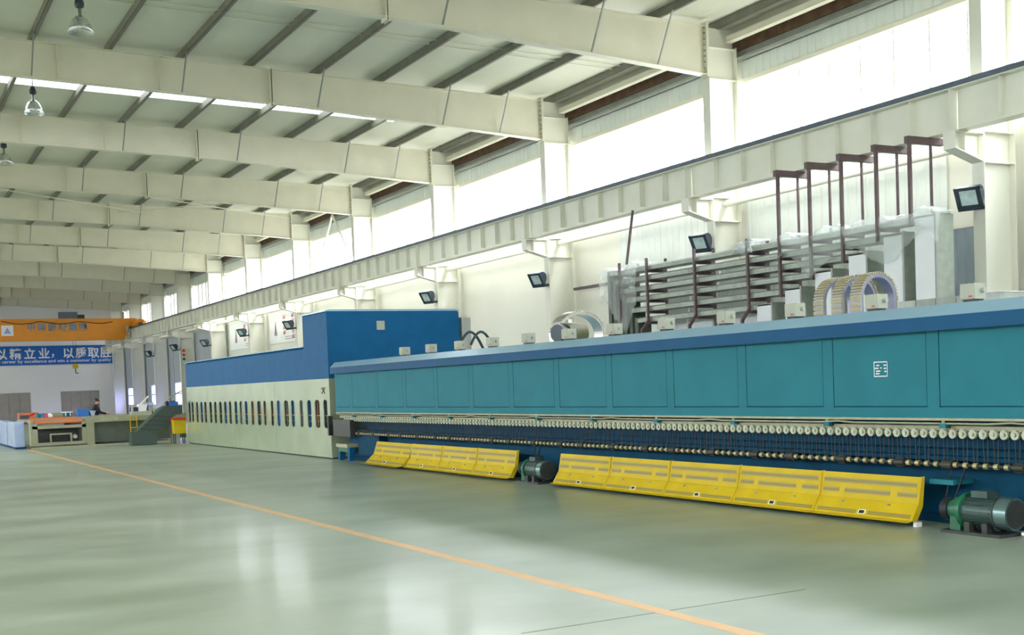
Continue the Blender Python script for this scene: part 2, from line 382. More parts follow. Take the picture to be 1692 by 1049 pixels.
# roof
def zt(x): return 10.2+.02*(18.6-abs(x))
SKY0, SKY1 = 35.05, 36.65
cl = MB()
for s in (-1, 1):
    for a, b in ((Y0-.2, SKY0), (SKY1, Y1+.2)):
        lo, hi = zt(20.4)+.2, zt(0)+.2
        cl.add([(s*20.4, a, lo), (0, a, hi), (0, b, hi), (s*20.4, b, lo), (s*20.4, a, lo+.08), (0, a, hi+.08), (0, b, hi+.08), (s*20.4, b, lo+.08)],
               [(0, 1, 2, 3), (7, 6, 5, 4), (0, 4, 5, 1), (1, 5, 6, 2), (2, 6, 7, 3), (3, 7, 4, 0)])
    lo, hi, x = zt(20.4)+.2, zt(16)+.2, 16
    cl.add([(s*20.4, SKY0, lo), (s*x, SKY0, hi), (s*x, SKY1, hi), (s*20.4, SKY1, lo), (s*20.4, SKY0, lo+.08), (s*x, SKY0, hi+.08), (s*x, SKY1, hi+.08), (s*20.4, SKY1, lo+.08)],
           [(0, 1, 2, 3), (7, 6, 5, 4), (0, 4, 5, 1), (1, 5, 6, 2), (2, 6, 7, 3), (3, 7, 4, 0)])
ceil = cl.build('ceiling', 'deck', label='pale sheet metal roof deck above the purlins', kind='structure')
PX = [17.25, 15.35, 13.42, 11.52, 9.65, 7.8, 5.97, 4.12, 2.25, .4]
w = thing('window_40', 'bright skylight strip across the roof', None, (6, (SKY0+SKY1)/2, 10.7), kind='structure')
xs = [16.0]+PX[1:]+[-2, -4, -6, -8, -10, -12, -14, -16]
for a, b in zip(xs[:-1], xs[1:]):
    za, zb = zt(a)+.26, zt(b)+.26
    MB().add([(a-.03, SKY0, za), (b+.03, SKY0, zb), (b+.03, SKY1, zb), (a-.03, SKY1, za), (a-.03, SKY0, za+.01), (b+.03, SKY0, zb+.01), (b+.03, SKY1, zb+.01), (a-.03, SKY1, za+.01)],
             [(0, 1, 2, 3), (7, 6, 5, 4), (0, 4, 5, 1), (1, 5, 6, 2), (2, 6, 7, 3), (3, 7, 4, 0)]).build('pane', 'pane_dim', w)

# ------------------------------------------------------------------ columns
def make_column(y):
    c = thing('steel_column', 'x', 'column', (XC, y, 0), 'white steel columns of the window wall')
    ym = y+.14; x1 = 19.58
    B(XC, x1, ym-.006, ym+.006, 0, 10.2).build('web', 'column_white', c)
    B(XC-.018, XC, y, y+.28, 0, 10.32).build('inner_flange', 'column_white', c)
    B(x1, x1+.018, y, y+.28, 0, 9.75).build('outer_flange', 'column_white', c)
    for z in (5.42, 6.0, 8.93, 9.7):
        B(XC, x1, y+.01, y+.27, z-.008, z+.008).build('stiffener', 'column_white', c)
    B(XC, x1, y+.01, y+.27, 7.02, 7.035).build('stiffener', 'column_white', c)
    B(XC-.12, x1+.1, y-.08, y+.36, 0, .03).build('base_plate', 'column_white', c)
    cb = MB().prism([(XC-.018, 5.98), (17.95, 5.98), (17.95, 5.65), (XC-.018, 5.44)], 'y', ym-.008, ym+.008).build('corbel', 'column_white', c)
    B(17.95, XC-.018, y+.0, y+.28, 5.94, 5.96).build('corbel_flange', 'column_white', cb)
    MB().add([(17.95, y, 5.63), (XC-.018, y, 5.42), (XC-.018, y+.28, 5.42), (17.95, y+.28, 5.63), (17.95, y, 5.65), (XC-.018, y, 5.44), (XC-.018, y+.28, 5.44), (17.95, y+.28, 5.65)],
             [(0, 1, 2, 3), (7, 6, 5, 4), (0, 4, 5, 1), (1, 5, 6, 2), (2, 6, 7, 3), (3, 7, 4, 0)]).build('corbel_flange', 'column_white', cb)
    B(17.94, 17.955, y, y+.28, 5.63, 5.96).build('corbel_plate', 'column_white', cb)
    B(18.2, 18.215, y, y+.28, 5.58, 5.94).build('corbel_plate', 'column_white', cb)
    return c
c0 = make_column(CY_[0])
c0['label'] = 'white steel column at the right edge of the view, nearest of the row'
for i in range(1, 12):
    copy_tree(c0, (XC, CY_[i], 0), label=f'white steel column along the window wall, {nth(i)} of the row')

# ------------------------------------------------------------------ rafters
def zb(x):
    x = abs(x)
    return 9.43+.0245*(11-x) if x < 11 else 9.43-(x-11)*(.41/7.6)
def make_rafter(y):
    ym = y+.14
    r = thing('roof_rafter', 'x', 'roof beam', (0, ym, 10), 'cream steel roof rafters')
    X = [18.7, 16, 13.5, 11, 5, 0, -5, -11, -13.5, -16, -18.7]
    MB().prism([(x, zt(x)-.012) for x in X]+[(x, zb(x)+.012) for x in reversed(X)], 'y', ym-.006, ym+.006).build('web', 'steel_white', r)
    def fl(zf, t, name):
        mb = MB(); n = len(X); vs = []
        for x in X: vs += [(x, ym-.13, zf(x)), (x, ym+.13, zf(x)), (x, ym+.13, zf(x)+t), (x, ym-.13, zf(x)+t)]
        fs = [(4*i+k, 4*i+(k+1) % 4, 4*i+4+(k+1) % 4, 4*i+4+k) for i in range(n-1) for k in range(4)]+[(0, 1, 2, 3), (4*n-1, 4*n-2, 4*n-3, 4*n-4)]
        mb.add(vs, fs).build(name, 'steel_white', r)
    fl(lambda x: zt(x)-.014, .014, 'top_flange'); fl(lambda x: zb(x), .014, 'bottom_flange')
    ep = B(18.66, 18.71, ym-.14, ym+.14, zb(18.6)-.06, 10.3).build('end_plate', 'steel_white', r)
    bo = MB()
    for k in range(9): z = 9.05+k*.14; bo.box(18.62, 18.66, ym-.09, ym-.06, z-.018, z+.018)
    bo.build('bolts', 'girt', ep, kind='stuff')
    for x in (10.2, 10.14): B(x-.012, x+.012, ym-.14, ym+.14, zb(x)-.08, zt(x)+.02).build('splice_plate', 'steel_white', r)
    for x in (7.2, 4.7): B(x-.006, x+.006, ym-.12, ym, zb(x), zt(x)).build('stiffener', 'steel_white', r)
    for x in (PX[0], PX[1], PX[3], PX[5], PX[7]):
        MB().bar((x-.05, ym-.10, zb(x)+.03), (x-.03, ym-.72, zt(x)+.03), .035, .035).build('fly_brace', 'girt', r)
    return r
r0_ = make_rafter(CY_[0]); r0_['label'] = 'cream steel roof rafter overhead, nearest of all'
for i in range(1, 12):
    copy_tree(r0_, (0, CY_[i]+.14, 10), label=f'cream steel roof rafter, {nth(i)} of the row')

# ------------------------------------------------------------------ purlins
def purlin(x, i):
    z = zt(x); mb = MB(); t = .008
    mb.box(x-.035, x-.035+t, Y0+.1, Y1-.1, z+.002, z+.196); mb.box(x-.035, x+.055, Y0+.1, Y1-.1, z+.002, z+.002+t); mb.box(x-.035, x+.045, Y0+.1, Y1-.1, z+.19, z+.198)
    mb.box(x+.047, x+.055, Y0+.1, Y1-.1, z+.002, z+.03)
    mb.build('roof_purlin', 'purlin', label=f'dark grey roof purlin running down the hall, {"nearest" if i == 0 else ORD[i]+" nearest"} to the windows',
             cat='purlin', group='dark roof purlins', origin=(x, 50, z))
ALLP = [19.1]+PX+[-1.5, -3.4, -5.3]
for i, x in enumerate(ALLP): purlin(x, i)
for i in range(5):
    for k, dy in ((0, 4.35), (1, 4.75)):
        y = CY_[i]+dy
        if SKY0-.1 < y < SKY1+.1: continue
        MB().add([], []).tube([(19.1, y, zt(19.1)+.16), (9, y, zt(9)+.16), (0, y, zt(0)+.16)], .014, 6).build('sag_rod', 'steel_white',
            label=f'thin {"near" if k == 0 else "far"} tie rod under the roof deck in the {nth(i)} roof bay', cat='tie rod', group='roof tie rods', origin=(10, y, 10.5))
# eave strut, gutter, girt
for i, (a, b) in enumerate(bays):
    if i > 11: continue
    B(19.27, 19.45, a+.005, b-.005, 9.84, 9.99).build('eave_strut', 'steel_white', label=f'white eave strut between columns in the {nth(i)} bay', cat='strut', group='white eave struts', origin=(19.36, a, 9.9))
g = thing('roof_gutter', 'rust brown gutter board under the eave above the windows', 'gutter', (19.7, 55, 9.8))
B(19.61, 19.79, Y0+.2, Y1-.2, 9.98, 10.01).build('soffit_board', 'rust', g)
B(19.75, 19.79, Y0+.2, Y1-.2, 9.72, 9.98).build('face_board', 'rust', g)
g = thing('wall_girt', 'grey steel girt running above the clerestory windows', 'girt', (19.7, 55, 9.5))
B(19.60, 19.79, Y0+.2, Y1-.2, 9.44, 9.455).build('bottom_flange', 'girt', g)
B(19.775, 19.79, Y0+.2, Y1-.2, 9.455, 9.71).build('web', 'girt', g)
B(19.60, 19.612, Y0+.2, Y1-.2, 9.455, 9.50).build('lip', 'galv', g)
# tie pipes along the wall
for i, (a, b) in enumerate(bays):
    if i in (0, 12): continue
    MB().cyl((19.2, a-.13, 5.88), (19.2, b+.13, 5.88), .085, 16).build('tie_pipe', 'column_white', label=f'round white tie pipe under the crane beam in the {nth(i)} bay', cat='pipe', group='white wall tie pipes', origin=(19.2, a, 5.88))
# inverted V wall brace
ap = (19.3, 51.6, 9.6)
for e, lab in (((19.3, 55.2, 6.05), 'far'), ((19.3, 48.0, 6.05), 'near')):
    MB().cyl(ap, e, .055, 10).build('wall_brace', 'column_white', label=f'slanting white wall brace rod, {lab} leg of the inverted V', cat='brace', group='inverted V wall braces', origin=ap)
for k, (p, q) in enumerate([((18.5, 55.4, 9.95), (6, 47.8, 9.95)), ((12.3, 55.4, 9.9), (2, 47.8, 9.9)), ((18.5, 47.8, 9.97), (10.5, 55.4, 9.97))]):
    MB().cyl(p, q, .02, 8).build('roof_brace_rod', 'steel_white', label=['white roof bracing rod slanting from the wall', 'white roof bracing rod slanting at mid roof', 'white roof bracing rod crossing the other way'][k], cat='brace rod', group='roof bracing rods', origin=p)

# ------------------------------------------------------------------ crane runway
def make_runway(ya, yb):
    o = thing('crane_runway_beam', 'x', 'crane beam', (18.18, ya, 5.965), 'pale crane runway girders')
    B(18.174, 18.186, ya, yb, 5.98, 6.74).build('web', 'runway', o)
    B(17.98, 18.38, ya, yb, 6.74, 6.76).build('top_flange', 'runway', o)
    B(18.02, 18.34, ya, yb, 5.965, 5.98).build('bottom_flange', 'runway', o)
    n = 8
    for k in range(n):
        y = ya+.02+(yb-ya-.04)*k/(n-.0)
        if k == 0: B(17.98, 18.174, y-.01, y+.01, 5.98, 6.74).build('end_stiffener', 'runway', o)
        else: B(18.03, 18.174, y-.005, y+.005, 6.06, 6.74).build('stiffener', 'runway', o)
    return o
rb = make_runway(CY_[0]+.14, CY_[1]+.13); rb['label'] = 'pale crane runway girder, nearest span on the right'
near = copy_tree(rb, (18.18, CY_[0]+.14-8.06, 5.965), label='pale crane runway girder running out of view at the right edge')
for i in range(1, 11): copy_tree(rb, (18.18, CY_[i]+.14, 5.965), label=f'pale crane runway girder, {nth(i)} span')
rl = MB(); rl.box(18.14, 18.22, 7.4, 103.5, 6.858, 6.87); rl.box(17.96, 18.40, 7.4, 103.5, 6.76, 6.858)
rl.build('crane_rail', 'rail', label='dark crane rail on top of the runway girders', cat='rail', origin=(18.18, 55, 6.76))

# ------------------------------------------------------------------ overhead crane, banner
yc = 92.0
cr = thing('overhead_crane', 'orange overhead travelling crane bridge at the far end', 'crane', (14, yc, 6.9))
MB().prism([(2.0, 6.0), (17.5, 6.0), (17.9, 6.92), (18.4, 6.92), (18.4, 7.52), (2.0, 7.52)], 'y', yc, yc+.5).build('girder', 'orange', cr)
B(2.0, 18.4, yc-.06, yc+.56, 7.52, 7.56).build('top_flange', 'orange', cr)
B(2.0, 17.5, yc-.06, yc+.56, 5.95, 6.0).build('bottom_flange', 'orange', cr)
ec = MB().prism([(yc-2.4, 6.98), (yc-2.4, 7.2), (yc-1.0, 7.45), (yc+1.6, 7.45), (yc+2.6, 7.2), (yc+2.6, 6.98)], 'x', 18.42, 18.62).build('end_carriage', 'orange', cr)
B(18.0, 18.42, yc-1.5, yc, 6.9, 7.4).build('drive_housing', 'orange', ec)
for y in (yc-2.0, yc+2.2): MB().cyl((18.16, y, 6.99), (18.42, y, 6.99), .12, 14).build('wheel', 'rail', ec)
B(17.6, 17.75, yc-.5, yc-.06, 6.5, 7.0).build('control_box', 'boxgrey', cr)
B(12.9, 14.2, yc+.0, yc+.4, 7.56, 8.05).build('hoist_trolley', 'rail', cr)
B(14.2, 14.7, yc+.05, yc+.35, 7.56, 7.85).build('hoist_drum', 'grime', cr)
MB().tube([(9+.08*k*8, yc-.03, 7.4-.22*abs(math.sin(k*.75))) for k in range(13)], .03, 6).build('festoon_cable', 'black', cr)
B(8.95, 9.75, yc-.02, yc, 6.35, 7.1).build('logo_plate', 'white', cr)
MB().prism([(9.1, 6.5), (9.6, 6.5), (9.35, 6.95)], 'y', yc-.03, yc-.02).build('logo_mark', 'posterblue', cr)
def letters(body, size, x0, step, y, z, material, parent, off=.012, name='letter'):
    for k, ch in enumerate(body):
        if ch == ' ': continue
        me = text_mesh(ch, size, .006, off)
        ob = bpy.data.objects.new(name, me); COL.objects.link(ob); me.materials.append(M[material])
        me.transform(Matrix.Translation((x0+step*k, y, z)) @ Matrix.Rotation(math.radians(90), 4, 'X'))
        me.transform(Matrix.Translation(-Vector(ORIGIN[parent.name])))
        ob.parent = parent; ORIGIN[ob.name] = ORIGIN[parent.name]
letters('中国南玻集团', .62, 10.65, .72, yc-.01, 6.72, 'glyphgrey', cr, .02)
hk = thing('crane_hook', 'small pulley block and hook hanging below the crane', 'hook', (13.9, yc+.2, 3.9), None)
MB().cyl((13.9, yc+.12, 4.05), (13.9, yc+.28, 4.05), .2, 16).build('pulley_block', 'yellow', hk)
MB().tube([(13.9, yc+.2, 3.85), (13.9, yc+.2, 3.6), (14.0, yc+.2, 3.5), (14.08, yc+.2, 3.58)], .035, 8).build('hook', 'grime', hk)
for dx in (-.1, .1): MB().cyl((13.9+dx, yc+.2, 4.1), (13.9+dx, yc+.2, 5.945), .012, 6).build('wire_rope', 'grime', hk)
bn = thing('wall_banner', 'blue slogan banner with white characters on the far wall', 'banner', (14, Y1-.06, 4.6))
B(8.6, 19.15, Y1-.09, Y1-.06, 4.62, 6.22).build('cloth', 'banner', bn)
letters('以精立业', .95, 9.75, 1.12, Y1-.095, 5.22, 'white', bn, .02)
letters('，', .95, 14.05, 1, Y1-.095, 5.3, 'white', bn, .01)
letters('以质取胜', .95, 15.05, 1.02, Y1-.095, 5.22, 'white', bn, .02)
me = text_mesh('Build a career by excellence and win a customer by quality', .36, .004, .004)
wd = max(v.co.x for v in me.vertices)
me.transform(Matrix.Translation((9.0-14, -.035, .22)) @ Matrix.Rotation(math.radians(90), 4, 'X') @ Matrix.Diagonal((10.0/wd, 1, 1, 1)))
ob = bpy.data.objects.new('slogan_line', me); COL.objects.link(ob); me.materials.append(M['white']); ob.parent = bn; ORIGIN[ob.name] = ORIGIN[bn.name]
MB().tube([(19.15, Y1-.15, 4.6), (19.2, Y1-.15, 2.5), (19.3, Y1-.15, 0)], .05, 8).build('wall_cable', 'chute', label='dark cable running down the far wall corner', cat='cable', origin=(19.2, Y1-.15, 0))

# ------------------------------------------------------------------ floodlights and lamps
def make_flood():
    # faces local -X, tilted down; bracket plate at the origin
    o = thing('floodlight', 'x', 'floodlight', (0, 0, 0), 'dark floodlights on the columns')
    R_ = Matrix.Rotation(math.radians(-34), 4, 'Y')
    T = Matrix.Translation((-.42, 0, .10))
    def put(mb, name, mt, par):
        ob = mb.build(name, mt, par); ob.data.transform(T @ R_); return ob
    arc = [(-.02, -.22), (-.02, .22)]+[(.0+.25*math.sin(t), .20*math.cos(t)+.02) for t in [math.radians(a) for a in (12, 40, 70, 100, 130, 155)]]+[(.05, -.22)]
    sh = put(MB().prism(arc, 'y', -.20, .20), 'housing', 'lampdark', o)
    fr = MB()
    for q in ((-.24, .24, .19, .24), (-.24, .24, -.24, -.19), (-.24, -.19, -.24, .24), (.19, .24, -.24, .24)): fr.box(-.06, -.02, *q)
    put(fr, 'bezel', 'lampdark', o)
    put(B(-.045, -.02, -.19, .19, -.19, .19), 'reflector', 'lampdark', o)
    put(B(-.05, -.045, -.15, .15, -.13, .17), 'lens', 'lampglass', o)
    b = MB(); b.bar((0, .12, -.05), (-.28, .12, -.05), .03); b.bar((0, -.12, -.05), (-.28, -.12, -.05), .03); b.box(-.02, 0, -.13, .13, -.09, -.01)
    b.build('bracket', 'lampdark', o)
    return o
fl0 = make_flood(); fl0.location = (XC-.075, CY_[0]+.14, 4.62); fl0.rotation_euler = (0, 0, math.radians(22))
fl0['label'] = 'dark floodlight on the column at the right edge of the view'
for i in (1, 2, 3, 5, 6, 7, 8, 9):
    f = copy_tree(fl0, (XC-.075, CY_[i]+.14, [0, 4.76, 4.62, 4.74, 0, 4.72, 4.8, 4.62, 4.7, 4.6][i]), label=f'dark floodlight on the {nth(i)} column of the window wall')
def make_lamp(x, y, lab):
    o = thing('high_bay_lamp', lab, 'lamp', (x, y, 9.4), 'glass high bay lamps under the roof')
    MB().cyl((x, y, 10.15), (x, y, 10.69), .012, 6).build('hanger_rod', 'girt', o)
    MB().lathe((x, y, 9.95), [(0, .2), (.07, .2), (.1, .12), (.1, .03), (.05, 0), (0, 0)], 16).build('ballast_housing', 'lampdark', o)
    MB().lathe((x, y, 9.78), [(0, .18), (.035, .17), (.035, .02), (.06, 0), (0, 0)], 12).build('socket', 'galv', o)
    MB().lathe((x, y, 9.42), [(.07, .37), (.16, .30), (.23, .16), (.27, .0), (.262, 0), (.222, .16), (.15, .29), (.065, .36)], 24).build('glass_shade', 'bell', o)
    MB().lathe((x, y, 9.52), [(0, .22), (.04, .2), (.06, .1), (.04, .02), (0, 0)], 12).build('bulb', 'white', o)
    return o
for i, y in enumerate((26.74, 34.56+.1, 42.3)):
    make_lamp(4.5, y, ['glass high bay lamp hanging highest at the left top corner', 'glass high bay lamp just below the skylight strip', 'glass high bay lamp cut by the left edge of the view'][i])
# ------------------------------------------------------------------ posters
for n, (a, b, z0, z1, lab) in enumerate([(64.3, 71.3, 4.2, 5.75, 'white poster with red characters on the wall, left of the two'), (57.6, 63.3, 4.2, 5.78, 'white poster with red characters on the wall, right of the two')]):
    p = thing('wall_poster', lab, 'poster', (XW-.03, (a+b)/2, z0), 'white wall posters')
    B(XW-.06, XW-.02, a, b, z0, z1).build('sheet', 'paper', p)
    L = b-a; X = XW-.065
    def at(u, v): return b-u*L, z0+v*(z1-z0)       # u from left
    y, z = at(.2, .3); MB().prism([(y-.22, z), (y+.22, z), (y, z+.75)], 'x', X-.005, X).build('tower_print', 'tower', p)
    B(X-.005, X, y-.25, y+.25, z-.06, z).build('tower_base', 'posterblue', p)
    random.seed(5+n)
    for (u, cnt, h) in ((.47, 4, .17), (.72, 5, .15), (.9, 5, .15)):
        mb = MB()
        for k in range(cnt):
            y, z = at(u, .9-k*.17)
            for q in range(3):
                mb.box(X-.005, X, y-.22, y+.22, z-h+q*.07, z-h+q*.07+.022)
            mb.box(X-.005, X, y-.05, y+.02, z-h-.02, z); mb.box(X-.005, X, y+random.uniform(.05, .15), y+.2, z-h-.02, z-.06)
        mb.build('red_characters', 'posterred', p, kind='stuff')
    for k in range(2):
        y, z = at(.7, .1+k*.07); B(X-.004, X, y-L*.22, y+L*.22, z, z+.03).build('print_line', 'tower', p)


# ------------------------------------------------------------------ heating furnace
XF = 9.4; FY0, FY1 = 4.2, 25.45
fu = thing('heating_furnace', 'long teal glass heating furnace with roller drive along the hall', 'furnace', (XF+1.5, 15, 0))
B(XF+.03, 12.4, FY0, FY1, 1.06, 2.12).build('body', 'teal_dark', fu)
B(XF, XF+.05, FY0, FY1, 1.085, 1.195).build('lower_rail', 'teal', fu)
B(XF, XF+.05, FY0, FY1, 1.965, 2.06).build('upper_rail', 'teal', fu)
seams = [8.26+1.465*k for k in range(-2, 13)]
for k in range(len(seams)-1):
    a, b = seams[k], min(seams[k+1], FY1)
    B(XF, XF+.05, a+.006, a+.16, 1.195, 1.965).build('stile', 'teal', fu)
    B(XF, XF+.05, a+.166, b-.006, 1.205, 1.957).build('side_panel', 'teal', fu)
B(XF-.003, XF+.05, FY0, FY1, 1.06, 1.085).build('edge_strip', 'cream', fu)
MB().prism([(XF-.10, 1.965), (XF-.10, 2.10), (XF+.02, 2.215), (12.5, 2.215), (12.5, 2.12), (XF+.05, 2.07), (XF-.02, 1.965)], 'y', FY0, FY1).build('roof_cap', 'cap', fu)
MB().prism([(XF-.105, 1.955), (XF-.105, 2.095), (XF-.098, 2.10), (XF-.098, 1.955)], 'y', FY0, FY1).build('fascia', 'fascia', fu)
# notice plate on a panel
npz = thing  # keep helper name short
pl = B(XF-.006, XF, 8.93, 9.12, 1.515, 1.675).build('notice_plate', 'teal', fu, label='small square white outlined notice plate')
fr = MB()
for q in ((8.93, 9.12, 1.665, 1.675), (8.93, 9.12, 1.515, 1.525), (8.93, 8.937, 1.515, 1.675), (9.113, 9.12, 1.515, 1.675)): fr.box(XF-.009, XF-.006, *q)
for (y, z, w_) in ((9.065, 1.635, .04), (8.965, 1.635, .035), (9.08, 1.605, .05), (9.02, 1.607, .02), (8.965, 1.602, .03), (9.06, 1.575, .06), (8.96, 1.57, .025), (9.07, 1.548, .05)):
    fr.box(XF-.009, XF-.006, y-w_/2, y+w_/2, z-.006, z+.006)
fr.build('white_marks', 'white', pl, kind='stuff')
# lower works
B(XF+.18, XF+.22, FY0, FY1, .78, 1.06).build('back_plate', 'navy', fu)
B(XF+.30, 12.2, FY0, FY1, .08, .80).build('base_frame', 'teal_dark', fu)
B(XF+.24, 12.25, FY0, FY1, 0, .08).build('plinth', 'navy', fu)
B(XF+.08, XF+.18, FY0, FY1, .955, 1.005).build('bearing_beam', 'cream', fu)
B(XF+.07, XF+.20, FY0, FY1, .66, .70).build('shaft_beam', 'navy', fu)
MB().tube([(XF+.02, y, 1.03 + (.014 if (k % 9 == 4) else 0)) for k, y in enumerate([FY0+.25*i for i in range(int((FY1-FY0)/.25)+1)])], .011, 8).build('conduit', 'cream', fu)
p0 = None
for k in range(13):
    y = 5.0+1.62*k
    B(XF+.0, XF+.16, y-.04, y+.04, .985, 1.03).build('clip_bracket', 'teal', fu)
    MB().cyl((XF+.02, y, 1.03), (XF+.02, y, 1.07), .018, 10).build('clip_post', 'cream', fu)
n = int((FY1-.3-4.4)/.12)
for k in range(n):
    y = 4.4+.12*k
    if k == 0:
        d = MB().cyl((XF+.0, y, .93), (XF+.03, y, .93), .046, 14); d.cyl((XF-.015, y, .93), (XF, y, .93), .018, 10); d.cyl((XF+.03, y, .93), (XF+.19, y, .93), .016, 8)
        proll = d.build('roller_end', 'disc', fu)
        mb = MB()
        for s in (-1, 1): mb.bar((XF+.045, y+s*.03, .93), (XF+.045, y+s*.018, .62), .007, .007)
        pbelt = mb.build('drive_belt', 'grime', fu)
    else:
        shared(proll, fu, (0, .12*k, 0)); shared(pbelt, fu, (0, .12*k, 0))
    if k % 7 == 3: B(XF+.09, XF+.17, y-.05, y+.05, .975, 1.01).build('beam_block', 'teal_dark', fu)
MB().cyl((XF+.045, FY0+.1, .62), (XF+.045, FY1-.3, .62), .02, 10).build('line_shaft', 'grime', fu)
mb = MB()
for k in range(n):
    y = 4.4+.12*k; mb.cyl((XF+.045, y-.022, .62), (XF+.045, y+.022, .62), .029, 10)
mb.build('shaft_pulleys', 'pulley', fu, kind='stuff')
k = 0; y = 5.1
while y < FY1-.6:
    big = (k % 3 == 1)
    b_ = MB(); b_.cyl((XF+.045, y-.06, .62), (XF+.045, y+.06, .62), .052 if big else .042, 14); b_.box(XF+.03, XF+.3, y-.04, y+.04, .575, .665)
    b_.build('bearing_block', 'grime', fu); y += .62 if big else .83; k += 1
for y in (8.05, 16.35):
    mb = MB()
    for dy in (-.05, .12): mb.bar((XF+.05, y+dy, .62), (XF-.0, y+dy*.6+.12, .2), .022, .012)
    mb.build('motor_belt', 'black', fu)
B(XF+.0, XF+.3, 8.12, 8.42, .42, .47).build('ledge_bracket', 'teal', fu)
# left end stand
B(XF-.05, XF+.5, 24.7, 25.4, .30, .38).build('end_bracket', 'cream', fu)
B(XF-.02, XF+.5, 24.75, 25.35, .20, .30).build('end_box', 'green', fu)
for y in (24.7, 25.3): MB().bar((XF+.05, y, .30), (XF+.05, y+.05, .0), .12, .12).build('end_leg', 'blue', fu)
B(XF-.08, XF+.3, 24.4, 25.45, .55, .92).build('end_gear_cover', 'grime', fu)
B(XF+.1, XF+.4, 23.2, 24.4, .15, .62).build('gearbox_cover', 'navy', fu)

# guards -----------------------------------------------------------
def make_guard(y0, L=1.41):
    g = thing('guard_panel', 'x', 'guard panel', (9.2, y0, 0), 'yellow perforated guard panels')
    P = [(9.315, .49), (9.262, .225), (9.245, .205), (9.155, .06), (9.085, .045)]
    Q = [(p[0]+.012, p[1]-.003) for p in P]
    MB().prism([*P, *reversed(Q)], 'y', y0+.006, y0+L-.006).build('sheet', 'yellow', g)
    def strip(a, b, pa, pb, t0, t1, name, mt, lift=.003):
        A = Vector((pa[0], 0, pa[1])); Bv = Vector((pb[0], 0, pb[1])); d = Bv-A; nn = Vector((-1, 0, 0)) - d*(Vector((-1, 0, 0)).dot(d)/d.dot(d)); nn.normalize()
        p, q = A+d*t0, A+d*t1; vs = []
        for off in (-.002, lift):
            for (yy, s) in ((a, p), (b, p), (b, q), (a, q)): vs.append((s.x+nn.x*off, y0+yy*L, s.z+nn.z*off))
        return MB().add(vs, [(0, 1, 2, 3), (7, 6, 5, 4), (0, 4, 5, 1), (1, 5, 6, 2), (2, 6, 7, 3), (3, 7, 4, 0)]).build(name, mt, g)
    strip(.04, .97, P[0], P[1], .22, .42, 'perforated_strip', 'perf')
    for a, b in ((.03, .21), (.28, .74), (.80, .97)): strip(a, b, P[0], P[1], .60, .80, 'perforated_strip', 'perf')
    for a, b in ((.03, .44), (.56, .97)): strip(a, b, P[2], P[3], .62, .86, 'perforated_strip', 'perf')
    strip(.465, .535, P[2], P[3], .58, .88, 'hand_hole_rim', 'white', .004)
    strip(.475, .525, P[2], P[3], .63, .84, 'hand_hole', 'black', .006)
    for a in (.27, .73): strip(a-.012, a+.012, P[2], P[3], .06, .16, 'latch', 'galv', .016)
    # end rib (near end) with a curved outline
    MB().prism([(9.303, .495), (9.250, .225), (9.233, .205), (9.145, .06), (9.22, .045), (9.31, .20), (9.345, .495)], 'y', y0-.004, y0+.006).build('end_rib', 'yellow', g)
    return g
g0 = make_guard(8.43)
g0['label'] = 'yellow perforated guard panel farthest right, beside the right motor'
labs = ['second yellow guard panel from the right end', 'third yellow guard panel from the right end', 'fourth yellow guard panel from the right end', 'yellow guard panel just right of the middle motor']
for k in range(4): copy_tree(g0, (9.2, 8.43+1.41*(k+1), 0), label=labs[k])
labs = ['yellow guard panel just left of the middle motor', 'yellow guard panel second left of the middle motor', 'yellow guard panel third left of the middle motor', 'pale yellow guard panel set askew at the far left end']
for k in range(4):
    c = copy_tree(g0, (9.2, 16.84+1.41*k, 0), label=labs[k])
    if k == 3: c.location = (9.17, 21.12, 0); c.rotation_euler = (0, 0, math.radians(-1.5)); c.scale = (1.7, 1.42, .98)
wb = MB().prism([(8.40, 0), (8.44, 0), (8.44, .05), (8.40, .045)], 'x', 9.18, 9.26).build('white_block', 'white', label='small white block on the floor beside the right guard panel', cat='block', origin=(9.2, 8.42, 0))

# motors -----------------------------------------------------------
def make_motor(x, y):
    o = thing('drive_motor', 'x', 'motor', (x, y, 0), 'grey green drive motors')
    z = .215
    fb = MB().cyl((x, y-.12, z), (x, y+.22, z), .14, 24)
    for k in range(20):
        t = 2*math.pi*k/20; fb.bar((x+.145*math.cos(t), y-.11, z+.145*math.sin(t)), (x+.145*math.cos(t), y+.2, z+.145*math.sin(t)), .02, .006, up=(math.cos(t), 0, math.sin(t)))
    fb.build('body', 'motor', o)
    fc = MB().cyl((x, y-.29, z), (x, y-.12, z), .15, 28).build('fan_cover', 'fan', o)
    MB().cyl((x, y-.297, z), (x, y-.288, z), .135, 24).build('fan_grille', 'grime', fc)
    MB().cyl((x, y-.15, z), (x, y-.13, z), .157, 28).build('ring', 'grime', o)
    MB().cyl((x, y+.22, z), (x, y+.26, z), .17, 24).build('flange', 'green', o)
    gb = MB().cyl((x, y+.26, z), (x, y+.36, z), .125, 20); gb.cyl((x, y+.36, z), (x, y+.42, z), .095, 18); gb.box(x-.11, x+.11, y+.25, y+.37, .03, z)
    gb.build('gearbox', 'green', o)
    MB().cyl((x, y+.42, z), (x, y+.50, z), .11, 18).build('drive_pulley', 'black', o)
    B(x-.08, x+.08, y-.04, y+.14, z+.135, z+.20).build('terminal_box', 'motor', o)
    B(x-.16, x+.16, y-.24, y+.44, 0, .03).build('base_plate', 'grime', o)
    for yy in (y-.08, y+.12):
        B(x-.14, x-.05, yy, yy+.06, .03, .12).build('foot', 'grime', o); B(x+.05, x+.14, yy, yy+.06, .03, .12).build('foot', 'grime', o)
    return o
m0 = make_motor(9.22, 7.55); m0['label'] = 'grey drive motor with green gearbox on the floor at the right edge'
